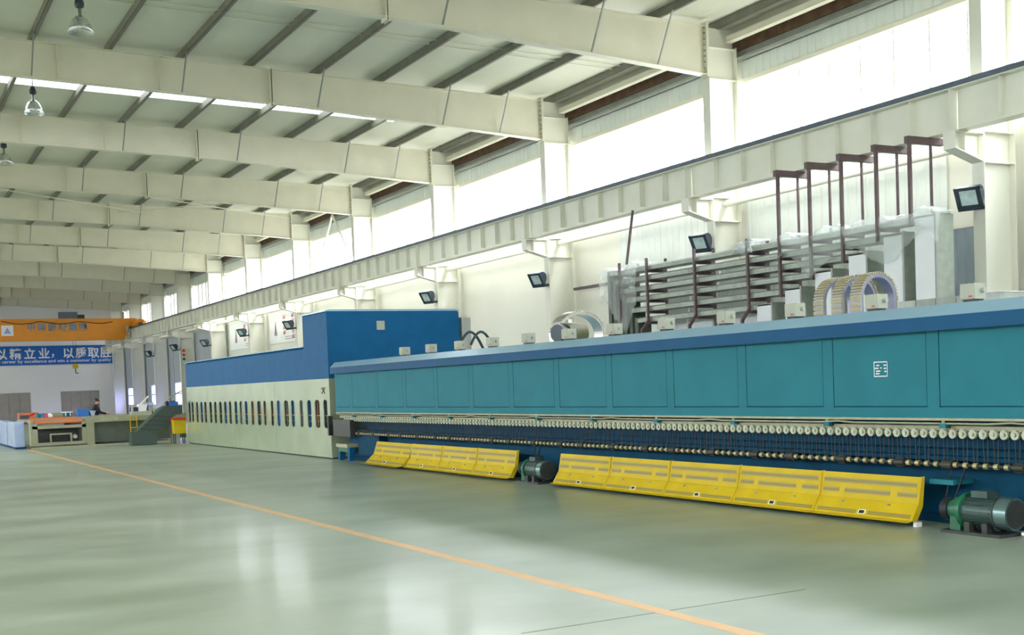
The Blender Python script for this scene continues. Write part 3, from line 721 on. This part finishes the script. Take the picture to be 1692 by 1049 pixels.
copy_tree(m0, (9.30, 16.15, 0), label='dark drive motor between the two rows of yellow guard panels')
for k, (a, b) in enumerate([(7.05, 7.27), (6.7, 6.98)]):
    MB().cyl((9.32, a, .025), (9.32, b, .025), .022, 10).build('white_tube', 'white', label=['short white tube lying beside the right motor', 'white tube on the floor cut by the right edge'][k], cat='tube', group='white tubes by the right motor', origin=(9.32, a, 0))

# junction boxes on the furnace ------------------------------------
def make_jbox(y):
    o = thing('junction_box', 'x', 'junction box', (9.68, y, 2.215), 'grey junction boxes along the furnace roof')
    B(9.60, 9.76, y, y+.17, 2.25, 2.405).build('housing', 'boxgrey', o)
    B(9.615, 9.745, y+.015, y+.155, 2.215, 2.25).build('foot', 'grime', o)
    B(9.582, 9.588, y+.02, y+.06, 2.27, 2.283).build('red_mark', 'red', o)
    MB().cyl((9.70, y, 2.335), (9.70, y-.045, 2.335), .025, 10).build('cable_gland', 'boxgrey', o)
    B(9.588, 9.60, y+.005, y+.165, 2.256, 2.40).build('lid', 'boxgrey', o)
    return o
ys = [7.98+1.272*k for k in range(12)]
j0 = make_jbox(ys[0]); j0['label'] = 'grey junction box on the furnace roof, nearest of the row'
for k in range(1, 12): copy_tree(j0, (9.68, ys[k], 2.215), label=f'grey junction box on the furnace roof, {nth(k)} of the row')

# ------------------------------------------------------------------ quench unit
qu = thing('quench_unit', 'blue and grey glass quench unit with slotted side panel', 'machine', (11, 32, 0))
QY0, QYS, QY1 = 25.81, 27.5, 39.5
MB().prism([(9.4, 2.0), (9.4, 3.38), (9.46, 3.44), (12.70, 3.44), (12.78, 3.37), (12.78, 2.0)], 'y', QY0, QYS).build('head_block', 'blue', qu)
B(9.38, 12.8, QY0-.01, QYS+.01, 3.40, 3.43).build('head_trim', 'cap', qu)
MB().prism([(9.4, 1.86), (9.4, 2.60), (9.46, 2.66), (12.6, 2.66), (12.6, 1.86)], 'y', QYS, QY1).build('hood', 'blue', qu)
B(9.4, 12.78, QY0, QYS, 1.86, 2.0).build('hood_end', 'blue', qu)
B(9.39, 9.5, QYS+.005, QY1, 2.655, 2.675).build('hood_trim', 'cap', qu)
def slotted(name, ya, yb, slots):
    bm = bmesh.new()
    def loop(pts):
        vs = [bm.verts.new((XF, y, z)) for y, z in pts]
        for i in range(len(vs)): bm.edges.new((vs[i], vs[(i+1) % len(vs)]))
    loop([(ya, .03), (yb, .03), (yb, 1.86), (ya, 1.86)])
    for (c, w_) in slots:
        r = w_/2; pts = []
        for k in range(7): t = math.pi*k/6; pts.append((c+r*math.cos(t), 1.30+.075*math.sin(t)))
        for k in range(7): t = math.pi+math.pi*k/6; pts.append((c+r*math.cos(t), .78+.075*math.sin(t)))
        loop(pts)
    bmesh.ops.triangle_fill(bm, use_beauty=True, use_dissolve=False, edges=bm.edges[:])
    ret = bmesh.ops.extrude_face_region(bm, geom=bm.faces[:])
    for v in [e for e in ret['geom'] if isinstance(e, bmesh.types.BMVert)]: v.co.x += .025
    bmesh.ops.recalc_face_normals(bm, faces=bm.faces)
    o = ORIGIN[qu.name]; bmesh.ops.translate(bm, verts=bm.verts, vec=(-o[0], -o[1], -o[2]))
    me = bpy.data.meshes.new(name); bm.to_mesh(me); bm.free(); me.materials.append(M['panel'])
    ob = bpy.data.objects.new(name, me); COL.objects.link(ob); ob.parent = qu; ORIGIN[ob.name] = o
SL = [39.2, 38.79, 38.18, 37.61, 37.12, 36.5, 35.94, 35.34, 34.79, 34.27, 33.67, 33.14, 32.62, 32.0, 31.39, 30.87, 30.22, 29.67, 29.04, 28.52, 27.86, 27.28, 26.70, 26.14]
def sw(i): return [.24, .29, .34, .26][i % 4] if i > 12 else .29
edges_ = [QY0, 29.95, 33.4, 36.8, QY1]
for a, b in zip(edges_[:-1], edges_[1:]):
    slotted('side_panel', a+.006, b-.006, [(y, sw(i)) for i, y in enumerate(SL) if a < y < b])
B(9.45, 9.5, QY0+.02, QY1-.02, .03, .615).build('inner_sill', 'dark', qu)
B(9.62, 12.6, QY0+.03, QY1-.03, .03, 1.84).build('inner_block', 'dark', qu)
random.seed(3)
bars = [M['blue'], M['hose'], M['convdark'], M['glyphgrey'], M['rust'], M['bluebox']]
y = QY0+.1; k = 0
while y < QY1-.2:
    B(9.45, 9.52, y, y+.2, .62, 1.6).build('nozzle_bar', bars[(k*7+k//3) % 6], qu); y += .29; k += 1
for z, mt in ((1.0, 'rollorange'), (.86, 'convdark')):
    MB().cyl((9.437, QY0+.1, z), (9.437, QY1-.1, z), .012, 10).build('roller_rail', mt, qu)
B(9.43, 12.75, QY0+.03, QY1-.03, 0, .03).build('plinth', 'dark', qu)
B(9.40, 12.6, QY1-.02, QY1, .03, 1.86).build('end_panel', 'panel', qu)
B(9.40, 12.75, QY0, QY0+.02, .03, 1.86).build('end_panel', 'panel', qu)
B(10.63, 10.83, QY0-.015, QY0, 2.96, 3.17).build('beige_plate', 'boxgrey', qu, label='small beige square plate')
lg = MB(); lg.box(9.394, 9.4, 26.1, 26.36, 1.63, 1.66); lg.bar((9.395, 26.30, 1.64), (9.395, 26.12, 1.52), .006, .03); lg.bar((9.395, 26.14, 1.62), (9.395, 26.34, 1.52), .006, .03)
lg.build('maker_mark', 'rust', qu, label='small dark red maker mark')
B(9.32, 9.42, QY0-.06, QY0+.02, .55, 1.0).build('cable_trunk', 'grime', qu)
# stub channel and hoses behind the head block
st = B(12.95, 13.2, 26.0, 26.35, 0, 3.25).build('beige_upright', 'galv', label='grey upright channel behind the tall blue block', cat='upright', origin=(13.0, 26.1, 0))
for k in range(2):
    x = 11.15+.25*k; pts = [(x-.5+.62*t, 21.5+.1*t, 2.25+.42*math.sin(math.pi*(.12+.88*t))) for t in [i/10 for i in range(11)]]
    MB().tube(pts, .028, 8).build('loop_hose', 'hose', label=['dark looped hose on the furnace roof, left of two', 'dark looped hose on the furnace roof, right of two'][k], cat='hose', group='looped hoses on the furnace roof', origin=(x, 21.5, 2.22))

# ------------------------------------------------------------------ blower motor, silver arch, cable chains, roof duct
def band(cx, y0, w_, r, z0, hgt, name, mt, mt2, lab, cat, group, ribsn=26, x_r=None):
    o = thing(name, lab, cat, (cx, y0, z0), group)
    rx = x_r or r
    def pt(t, rad): return (cx+(rx+rad)*math.cos(t), z0+hgt+(r+rad)*math.sin(t))
    T = [math.pi*i/24 for i in range(25)]
    out = [(cx+rx+.05, z0)]+[pt(t, .05) for t in T]+[(cx-rx-.05, z0)]; inn = [(cx+rx-.0, z0)]+[pt(t, -.0) for t in T]+[(cx-rx+.0, z0)]
    mb = MB(); n = len(out); vs = []
    for a, b in zip(out, inn): vs += [(a[0], y0, a[1]), (a[0], y0+w_, a[1]), (b[0], y0+w_, b[1]), (b[0], y0, b[1])]
    mb.add(vs, [(4*i+k, 4*i+(k+1) % 4, 4*i+4+(k+1) % 4, 4*i+4+k) for i in range(n-1) for k in range(4)]+[(0, 1, 2, 3), (4*n-1, 4*n-2, 4*n-3, 4*n-4)])
    mb.build('band', mt2, o)
    for k in range(ribsn):
        t = math.pi*(k+.5)/ribsn; a = pt(t, .04); b = pt(t, .065)
        MB().bar((a[0], y0+w_/2, a[1]), (b[0], y0+w_/2, b[1]), w_+.02, math.pi*r/ribsn*.75, up=(-math.sin(t), 0, math.cos(t))).build('link', mt, o)
    nz = max(2, int(hgt/.05))
    for s in (-1, 1):
        for k in range(nz):
            z = z0+.02+k*hgt/nz; x = cx+s*(rx+.055)
            B(x-.012, x+.012, y0-.01, y0+w_+.01, z, z+hgt/nz*.75).build('link', mt, o)
    return o
for k in range(3):
    band(10.70+.02*k, 10.28+.33*k, .15, .25, 2.215, .23, 'cable_chain', 'chain', 'chaindark', ['beige ribbed cable chain arch, nearest of three', 'beige ribbed cable chain arch, middle of three', 'beige ribbed cable chain arch, farthest of three'][k], 'cable chain', 'arched cable chains on the furnace')
band(11.5, 18.2, .30, .36, 2.215, .22, 'silver_arch_hose', 'silver', 'silver', 'shiny silver arched sleeve on the furnace roof', 'hose', None, 30, .45)
bm_ = thing('blower_motor', 'olive blower motor on the furnace roof under the silver arch', 'motor', (10.75, 17.6, 2.215))
MB().cyl((10.65, 17.45, 2.42), (11.1, 17.6, 2.42), .18, 20).build('body', 'olive', bm_)
MB().cyl((10.48, 17.39, 2.42), (10.65, 17.45, 2.42), .15, 20).build('fan_cover', 'hose', bm_)
B(10.65, 11.05, 17.42, 17.62, 2.215, 2.30).build('base', 'grime', bm_)
MB().cyl((10.85, 17.52, 2.58), (10.85, 17.52, 2.66), .05, 10).build('eye_bolt', 'silver', bm_)
rd = thing('roof_duct', 'low galvanised box duct on the furnace roof behind the cable chains', 'duct', (11.8, 10.4, 2.215))
for k in range(6): B(11.6, 12.3, 9.3+.31*k, 9.3+.31*k+.30, 2.215, 2.44).build('duct_section', 'galv', rd)
B(11.58, 12.32, 9.28, 9.62, 2.44, 2.448).build('white_cover', 'ductwhite', rd)

# ------------------------------------------------------------------ cable ducts, hangers, racks, film
ZT = [4.46, 4.21, 3.95, 3.70, 3.42, 3.15]; YD = [15.46, 16.24, 17.18, 18.15, 19.08, 20.0]
dn = ['topmost', 'second', 'third', 'fourth', 'fifth', 'lowest']
for k in range(6):
    o = thing('cable_duct', f'galvanised cable duct by the wall, {dn[k]} of the six stacked runs', 'cable duct', (17.8, YD[k], 0), 'stacked cable ducts')
    yl = 26.35-.24*k; z = ZT[k]
    MB().prism([(17.6, z-.13), (17.6, z-.03), (17.63, z), (18.02, z), (18.04, z-.03), (18.04, z-.13)], 'y', YD[k]+.02, yl).build('run', 'tray', o)
    B(17.585, 17.60, YD[k]+.5, yl, z-.085, z-.05).build('side_lip', 'tray', o)
    B(17.6, 18.06, YD[k], YD[k]+.5, 0, z-.02).build('drop', 'tray', o)
    B(17.585, 17.60, YD[k]+.03, YD[k]+.5, 0, z-.06).build('cover_panel', 'ductwhite', o)
    B(17.575, 17.62, YD[k]-.012, YD[k]+.03, 0, z+.005).build('edge_angle', 'girt', o)
    B(17.6, 18.02, yl, yl+.14, 0, z).build('left_drop', 'convdark', o)
    for q in range(4):
        y = YD[k]+1.1+((q*2.3+k*.9) % (yl-YD[k]-1.5))
        cp = MB().cyl((17.575, y, z-.065), (17.60, y, z-.065), .022, 10); cp.cyl((17.575, y+.13, z-.065), (17.60, y+.13, z-.065), .02, 10); cp.box(17.592, 17.6, y-.05, y+.18, z-.10, z-.03)
        cp.build('coupling', 'boxgrey', o)
HY = [16.0, 16.84, 17.78, 18.7, 19.66]
for i, y in enumerate(HY):
    o = thing('duct_hanger', f'tall brown hanger frame under the crane beam, {nth(i)} of five', 'hanger', (17.8, y, 5.95), 'brown duct hanger frames')
    zb_ = ZT[i]-.19
    B(17.51, 17.57, y-.03, y+.03, zb_, 5.9).build('front_post', 'brownpost', o)
    B(18.09, 18.13, y-.02, y+.02, zb_, 5.9).build('back_post', 'brownpost', o)
    B(17.46, 18.42, y-.05, y+.05, 5.825, 5.955).build('top_arm', 'brownpost', o)
    for k in range(i+1): B(17.57, 18.09, y-.025, y+.025, ZT[k]-.185, ZT[k]-.135).build('shelf_arm', 'brownpost', o)
for i, y in enumerate((20.72, 22.65, 24.6, 25.82)):
    o = thing('duct_rack', f'brown floor rack carrying the cable ducts, {nth(i)} of four', 'rack', (17.8, y, 0), 'brown duct racks')
    top = 4.62
    B(17.51, 17.565, y-.03, y+.03, 3.02, top).build('front_post', 'brownpost', o)
    MB().bar((17.54, y, 3.04), (17.34, y, 2.80), .06).build('kink', 'brownpost', o)
    B(17.31, 17.37, y-.03, y+.03, 0, 2.82).build('lower_post', 'brownpost', o)
    B(18.10, 18.15, y-.03, y+.03, 0, top).build('back_post', 'brownpost', o)
    for k in range(6):
        if y < 26.35-.24*k: B(17.565, 18.10, y-.03, y+.03, ZT[k]-.20, ZT[k]-.135).build('shelf_arm', 'brownpost', o)
    B(17.33, 18.1, y-.025, y+.025, 2.66, 2.71).build('foot_rail', 'brownpost', o)
MB().bar((17.8, 25.5, 5.96), (17.62, 25.6, 4.56), .05).build('hanger_rod', 'brownpost', label='slanting brown rod from crane beam to the left end of the ducts', cat='rod', origin=(17.7, 25.5, 4.6))
B(19.45, 19.55, 27.3, 31.2, 4.38, 4.46).build('wall_rail', 'brownpost', label='thin brown rail on the wall left of the cable ducts', cat='rail', origin=(19.5, 29, 4.4))
for q in range(1):
    o = thing('sheet_stack', 'white corrugated sheets leaning behind the cable ducts', 'sheets', (18.9, 22.5, 0))
    for k in range(4):
        mb = MB(); y0 = 20.9+1.05*k
        for s in range(5):
            yy = y0+s*.2; mb.add([(18.25, yy, 2.6), (18.6, yy, 4.3), (18.6, yy+.19, 4.3), (18.25, yy+.19, 2.6), (18.27, yy+.05, 2.58), (18.62, yy+.05, 4.28), (18.62, yy+.14, 4.28), (18.27, yy+.14, 2.58)],
                   [(0, 1, 2, 3), (7, 6, 5, 4), (0, 4, 5, 1), (1, 5, 6, 2), (2, 6, 7, 3), (3, 7, 4, 0)])
        mb.build('corrugated_sheet', 'ductwhite', o)
    B(18.22, 18.58, 20.8, 25.2, 0, 2.58).build('stand', 'boxgrey', o)
def film(name, ya, yb, lab, drop, seed, zf):
    rnd = random.Random(seed); ny, nu = 46, 18; vs = []; fs = []
    for i in range(ny+1):
        y = ya+(yb-ya)*i/ny; zt_ = zf(y)+.05+.05*math.sin(y*5.1+seed)+.03*math.sin(y*11.7)
        for j in range(nu+1):
            u = j/nu
            if u < .3: x = 18.08-(18.08-17.50)*u/.3; z = zt_+rnd.uniform(-.02, .025)
            else:
                v = (u-.3)/.7; x = 17.50-.035*math.sin(v*3+y*4)+rnd.uniform(-.02, .02); z = zt_-drop*(1+.35*math.sin(y*3.3+seed))*v+rnd.uniform(-.02, .02)
            vs.append((x+rnd.uniform(-.012, .012), y+rnd.uniform(-.02, .02), z))
    for i in range(ny):
        for j in range(nu): a = i*(nu+1)+j; fs.append((a, a+1, a+nu+2, a+nu+1))
    ob = MB().add(vs, fs, True).build(name, 'film', label=lab, cat='plastic film', group='plastic film on the cable ducts', origin=(17.6, ya, zf(ya)))
    md = ob.modifiers.new('thickness', 'SOLIDIFY'); md.thickness = .002
    return ob
film('plastic_film', 15.32, 19.7, 'crumpled clear plastic film draped over the right end of the ducts', .66, 3, lambda y: 4.47)
film('plastic_film', 25.0, 26.7, 'clear plastic film hanging over the left end of the ducts', 1.2, 5, lambda y: 4.50 if y < 25.4 else 4.42)
film('plastic_film', 20.5, 21.2, 'small scrap of plastic film on the middle of the ducts', .22, 9, lambda y: 4.48)

# ------------------------------------------------------------------ unloading line at the far left
cv = thing('unloading_conveyor', 'olive grey unloading conveyor table with open frame and orange roller', 'conveyor', (7, 43, 0))
B(6.55, 9.9, 41.82, 46.2, .80, .98).build('side_beam', 'conv', cv)
B(6.6, 9.9, 41.95, 46.1, .12, .80).build('lower_panel', 'convdark', cv)
B(4.85, 6.55, 42.2, 46.2, .82, .94).build('table_bed', 'conv', cv)
B(4.85, 6.55, 41.85, 42.2, .66, .76).build('cross_beam', 'conv', cv)
MB().cyl((4.95, 41.95, .86), (6.45, 41.95, .86), .05, 12).build('front_roller', 'rollorange', cv)
for k in range(14): MB().cyl((4.95, 42.3+.28*k, .95), (6.5, 42.3+.28*k, .95), .04, 8).build('roller', 'rollorange', cv)
for x in (4.85, 6.42):
    B(x, x+.16, 41.85, 42.1, .1, .84).build('leg', 'conv', cv)
    B(x, x+.16, 45.9, 46.15, .0, .84).build('leg', 'conv', cv)
B(4.8, 9.6, 41.80, 41.95, 0, .06).build('toe_rail', 'cream', cv)
B(4.85, 6.5, 41.86, 42.0, .10, .20).build('low_beam', 'conv', cv)
B(5.05, 6.4, 42.5, 42.6, .12, .66).build('dark_backing', 'grime', cv)
fr = MB(); fr.box(5.4, 6.1, 41.95, 42.0, .44, .49); fr.box(5.4, 5.45, 41.95, 42.0, .2, .44); fr.box(6.05, 6.1, 41.95, 42.0, .2, .44)
fr.build('inner_frame', 'conv', cv)
MB().cyl((6.2, 41.95, .36), (6.2, 42.15, .36), .07, 12).build('drive_wheel', 'galv', cv)
B(4.78, 4.86, 41.85, 42.15, .1, .96).build('end_post', 'conv', cv)
B(4.9, 5.6, 46.2, 46.4, .95, 1.18).build('back_guard', 'rollorange', cv)
B(5.6, 6.5, 46.2, 46.4, .95, 1.14).build('back_guard', 'conv', cv)
B(7.0, 7.6, 41.80, 41.82, .83, .95).build('name_strip', 'cream', cv)
B(6.56, 6.8, 41.8, 41.95, .06, .80).build('corner_post', 'conv', cv)
bs = thing('blue_stack', 'pale blue glass sheets standing at the left end of the conveyor', 'glass stack', (4.6, 48, 0))
for k in range(9): B(4.42+.02*(k % 2), 4.72, 43.0+1.25*k, 43.0+1.25*k+1.2, .06, .92-.02*(k % 3)).build('sheet_bundle', 'paleblue', bs)
B(4.4, 4.75, 42.9, 54.3, 0, .06).build('pallet', 'navy', bs)
# things on the table
def crate(x0, x1, y, z0, h, lab, mt, lidmt):
    o = thing('plastic_crate', lab, 'crate', ((x0+x1)/2, y, z0), 'crates on the conveyor table')
    MB().prism([(x0+.03, z0), (x1-.03, z0), (x1, z0+h), (x0, z0+h)], 'y', y, y+.4).build('body', mt, o)
    B(x0-.02, x1+.02, y-.02, y+.42, z0+h, z0+h+.03).build('lid', lidmt, o)
    B(x0+.05, x0+.09, y-.012, y, z0+.02, z0+h).build('rib', lidmt, o); B(x1-.09, x1-.05, y-.012, y, z0+.02, z0+h).build('rib', lidmt, o)
crate(6.70, 7.12, 44.6, .98, .24, 'blue crate on the conveyor left of the worker', 'bluebox', 'bluebox')
crate(7.14, 7.32, 44.6, .98, .16, 'small white box on the conveyor beside the worker', 'boxgrey', 'paleblue')
crate(6.32, 6.62, 45.2, .996, .14, 'low teal box on the conveyor near the orange rollers', 'teal', 'white')
mc = thing('cutting_head', 'white machine head with arm on the conveyor right of the worker', 'machine head', (9.0, 44.5, .98))
B(8.55, 9.25, 44.3, 44.8, .98, 1.08).build('base', 'boxgrey', mc)
MB().prism([(8.75, 1.08), (9.05, 1.08), (9.12, 1.32), (8.82, 1.34)], 'y', 44.35, 44.7).build('housing', 'white', mc)
B(8.62, 8.78, 44.32, 44.5, 1.08, 1.24).build('motor', 'lampdark', mc)
MB().bar((8.85, 44.5, 1.30), (9.2, 44.5, 1.62), .05).build('arm', 'white', mc)
B(9.1, 9.35, 44.4, 44.7, 1.30, 1.38).build('top_cover', 'paleblue', mc)
B(9.3, 9.75, 44.2, 44.9, .98, 1.15).build('tray', 'cream', mc)
MB().tube([(9.5, 44.3, 1.0), (9.7, 44.3, 1.3), (10.0, 44.3, 1.62), (10.4, 44.3, 1.78), (11.2, 44.3, 1.8)], .02, 8).build('air_hose', 'cream', label='thin beige air hose arching above the conveyor', cat='hose', origin=(9.5, 44.3, .98))
# chute
ch = thing('inclined_duct', 'dark grey inclined duct rising to the blue machine', 'duct', (8.1, 40.5, 0))
MB().prism([(7.78, .02), (8.50, .02), (8.50, .42), (9.15, .98), (9.38, 1.0), (9.38, 1.27), (8.82, 1.27), (8.70, 1.20), (7.86, .46), (7.78, .40)], 'y', 40.1, 40.7).build('body', 'chute', ch)
B(7.70, 7.78, 40.15, 40.65, 0, .46).build('end_cover', 'chute', ch)
for k in range(4):
    u = .12+k*.24; x = 8.50+(9.15-8.5)*u; z = .42+.56*u
    MB().bar((x-.62, 40.09, z+.06), (x, 40.09, z), .012, .02).build('seam', 'grime', ch)
B(9.0, 9.38, 40.15, 40.65, .90, 1.0).build('light_strip', 'cream', ch)
B(9.05, 9.3, 40.3, 40.6, .0, .72).build('support_panel', 'boxgrey', ch)
ub = thing('blue_toolbox', 'blue toolbox on top of the inclined duct', 'toolbox', (9.0, 40.4, 1.27))
B(8.98, 9.3, 40.3, 40.55, 1.27, 1.40).build('body', 'bluebox', ub); B(8.9, 8.98, 40.3, 40.5, 1.27, 1.42).build('side_case', 'black', ub); B(9.05, 9.22, 40.4, 40.44, 1.40, 1.43).build('handle', 'black', ub)
yb_ = thing('yellow_bin', 'yellow bin with red rim beside the quench unit', 'bin', (9.2, 39.9, 0))
MB().prism([(8.98, .34), (9.34, .34), (9.36, .80), (8.95, .80)], 'y', 39.6, 39.95).build('body', 'yellow', yb_)
B(8.93, 9.37, 39.58, 39.97, .80, .86).build('rim', 'red', yb_)
mb = MB()
for x in (9.0, 9.3):
    for y in (39.65, 39.9): mb.bar((x, y, 0), (x, y, .34), .03)
mb.build('stand', 'grime', yb_)
sl = thing('yellow_step_ladder', 'small yellow step frame against the conveyor', 'step ladder', (8.1, 41.6, 0))
for x in (7.98, 8.2): MB().bar((x, 41.7, .0), (x, 41.78, .98), .03).build('rail', 'yellow', sl)
for z in (.3, .55, .8): B(7.98, 8.2, 41.68, 41.76, z, z+.025).build('rung', 'yellow', sl)
cb = thing('signal_lamp', 'small signal lamp panel with red lamps on a far column', 'signal lamp', (18.95, CY_[8], 4.1))
B(18.78, 19.06, CY_[8]-.02, CY_[8]+.005, 3.85, 4.75).build('plate', 'wall', cb)
for z, mt in ((4.58, 'red'), (4.3, 'red'), (4.02, 'green')): MB().cyl((18.92, CY_[8]-.06, z), (18.92, CY_[8]-.02, z), .10, 12).build('lamp', mt, cb)
MB().tube([(8.6, 44.9, 1.05), (8.62, 44.9, 1.25)], .02, 6).build('bottle', 'black', label='slim dark bottle on the conveyor beside the machine head', cat='bottle', origin=(8.6, 44.9, 1.0))
cp_ = thing('cloth_heap', 'small heap of coloured cloths on the conveyor rollers', 'cloths', (5.8, 45.9, .99))
for k, (x, mt) in enumerate(((5.55, 'teal'), (5.68, 'bluebox'), (5.80, 'posterred'), (5.92, 'white'))):
    MB().lathe((x, 45.8, .99), [(.1, 0), (.11, .06), (.07, .13), (0, .15)], 10).build('cloth', mt, cp_)
hd = thing('hand_tool', 'orange and dark hand tool on the left end of the conveyor', 'tool', (4.95, 44, 1.0))
B(4.72, 5.02, 44, 44.2, .99, 1.12).build('body', 'lampdark', hd); MB().cyl((5.05, 44.1, 1.1), (5.2, 44.1, 1.18), .04, 10).build('grip', 'red', hd)

# ------------------------------------------------------------------ worker
def make_person(x, y):
    J = {}; verts = []; edges = []; rad = []
    def V_(n, p, r, frm=None):
        J[n] = len(verts); verts.append((x+p[0], y+p[1], p[2])); rad.append(r)
        if frm: edges.append((J[frm], J[n]))
    V_('pelvis', (0, 0, .92), (.17, .13)); V_('waist', (.0, 0, 1.06), (.155, .12), 'pelvis'); V_('chest', (.03, -.02, 1.24), (.18, .13), 'waist')
    V_('neck0', (.07, -.03, 1.37), (.09, .08), 'chest'); V_('neck', (.09, -.04, 1.41), (.055, .055), 'neck0')
    V_('jaw', (.125, -.05, 1.455), (.07, .075), 'neck'); V_('head', (.115, -.05, 1.53), (.085, .095), 'jaw'); V_('crown', (.105, -.05, 1.585), (.06, .065), 'head')
    V_('nose', (.205, -.075, 1.50), (.014, .014), 'head')
    for s, sg in (('l', -1), ('r', 1)):
        V_(s+'hip', (0, .10*sg, .86), (.11, .10), 'pelvis'); V_(s+'knee', (.03, .11*sg, .48), (.075, .075), s+'hip'); V_(s+'ank', (-.01, .12*sg, .08), (.05, .05), s+'knee'); V_(s+'toe', (.16, .13*sg, .045), (.045, .035), s+'ank')
        V_(s+'sh', (.04, .17*sg, 1.32), (.075, .075), 'chest'); V_(s+'el', (.16, .22*sg, 1.08), (.055, .055), s+'sh'); V_(s+'wr', (.40, .16*sg, 1.02), (.038, .038), s+'el'); V_(s+'palm', (.47, .15*sg, 1.015), (.036, .022), s+'wr')
        for k, (dx, dy) in enumerate(((.07, -.035), (.085, -.012), (.08, .012), (.065, .034))):
            V_(f'{s}f{k}', (.47+dx*.6, .15*sg+dy, 1.018), (.0095, .0095), s+'palm'); V_(f'{s}g{k}', (.47+dx, .15*sg+dy*1.15, 1.006), (.008, .008), f'{s}f{k}')
        V_(s+'th', (.475, .15*sg-.06*sg, 1.012), (.0105, .0105), s+'palm')
    me = bpy.data.meshes.new('person'); me.from_pydata(verts, edges, []); o = bpy.data.objects.new('person', me); COL.objects.link(o)
    md = o.modifiers.new('skin', 'SKIN'); sv = me.skin_vertices[0].data
    for i, r in enumerate(rad): sv[i].radius = r
    sv[0].use_root = True
    o.modifiers.new('sub', 'SUBSURF').levels = 2; o.modifiers['sub'].render_levels = 2
    bpy.context.view_layer.update()
    me2 = bpy.data.meshes.new_from_object(o.evaluated_get(bpy.context.evaluated_depsgraph_get()))
    bpy.data.objects.remove(o); bpy.data.meshes.remove(me)
    p = thing('person', 'person in a dark jacket standing behind the conveyor, reaching forward', 'person', (x, y, 0))
    for k in ('cloth', 'skin', 'hair'): me2.materials.append(M[k])
    for f in me2.polygons:
        c = f.center; f.use_smooth = True
        skin = c.z > 1.40 or (c.x-x > .385 and c.z > .9)
        f.material_index = 1 if skin else (2 if c.z < .1 else 0)
    me2.transform(Matrix.Translation((-x, -y, 0)))
    b = bpy.data.objects.new('body', me2); COL.objects.link(b); b.parent = p; ORIGIN[b.name] = ORIGIN[p.name]
    hs = MB(); hs.lathe((x+.095, y-.05, 1.50), [(.10, 0), (.105, .05), (.092, .09), (.055, .118), (0, .126)], 16)
    hs.build('hair', 'hair', p)
    for dy in (-.045, .0): MB().lathe((x+.195, y-.06+dy, 1.525), [(0, .008), (.008, 0), (0, -.008)], 8).build('eye', 'black', p)
    MB().box(x+.18, x+.195, y-.08, y-.045, 1.455, 1.462).build('mouth', 'posterred', p)
    return p
make_person(7.62, 46.55)

# everyday category for the pieces of the setting
for o in list(bpy.data.objects):
    if o.parent is None and o.get('kind') == 'structure' and 'category' not in o:
        o['category'] = {'trim': 'trim', 'wall': 'wall', 'window': 'window', 'door': 'door', 'floor': 'floor', 'ceiling': 'ceiling'}[o.name.split('_')[0]]
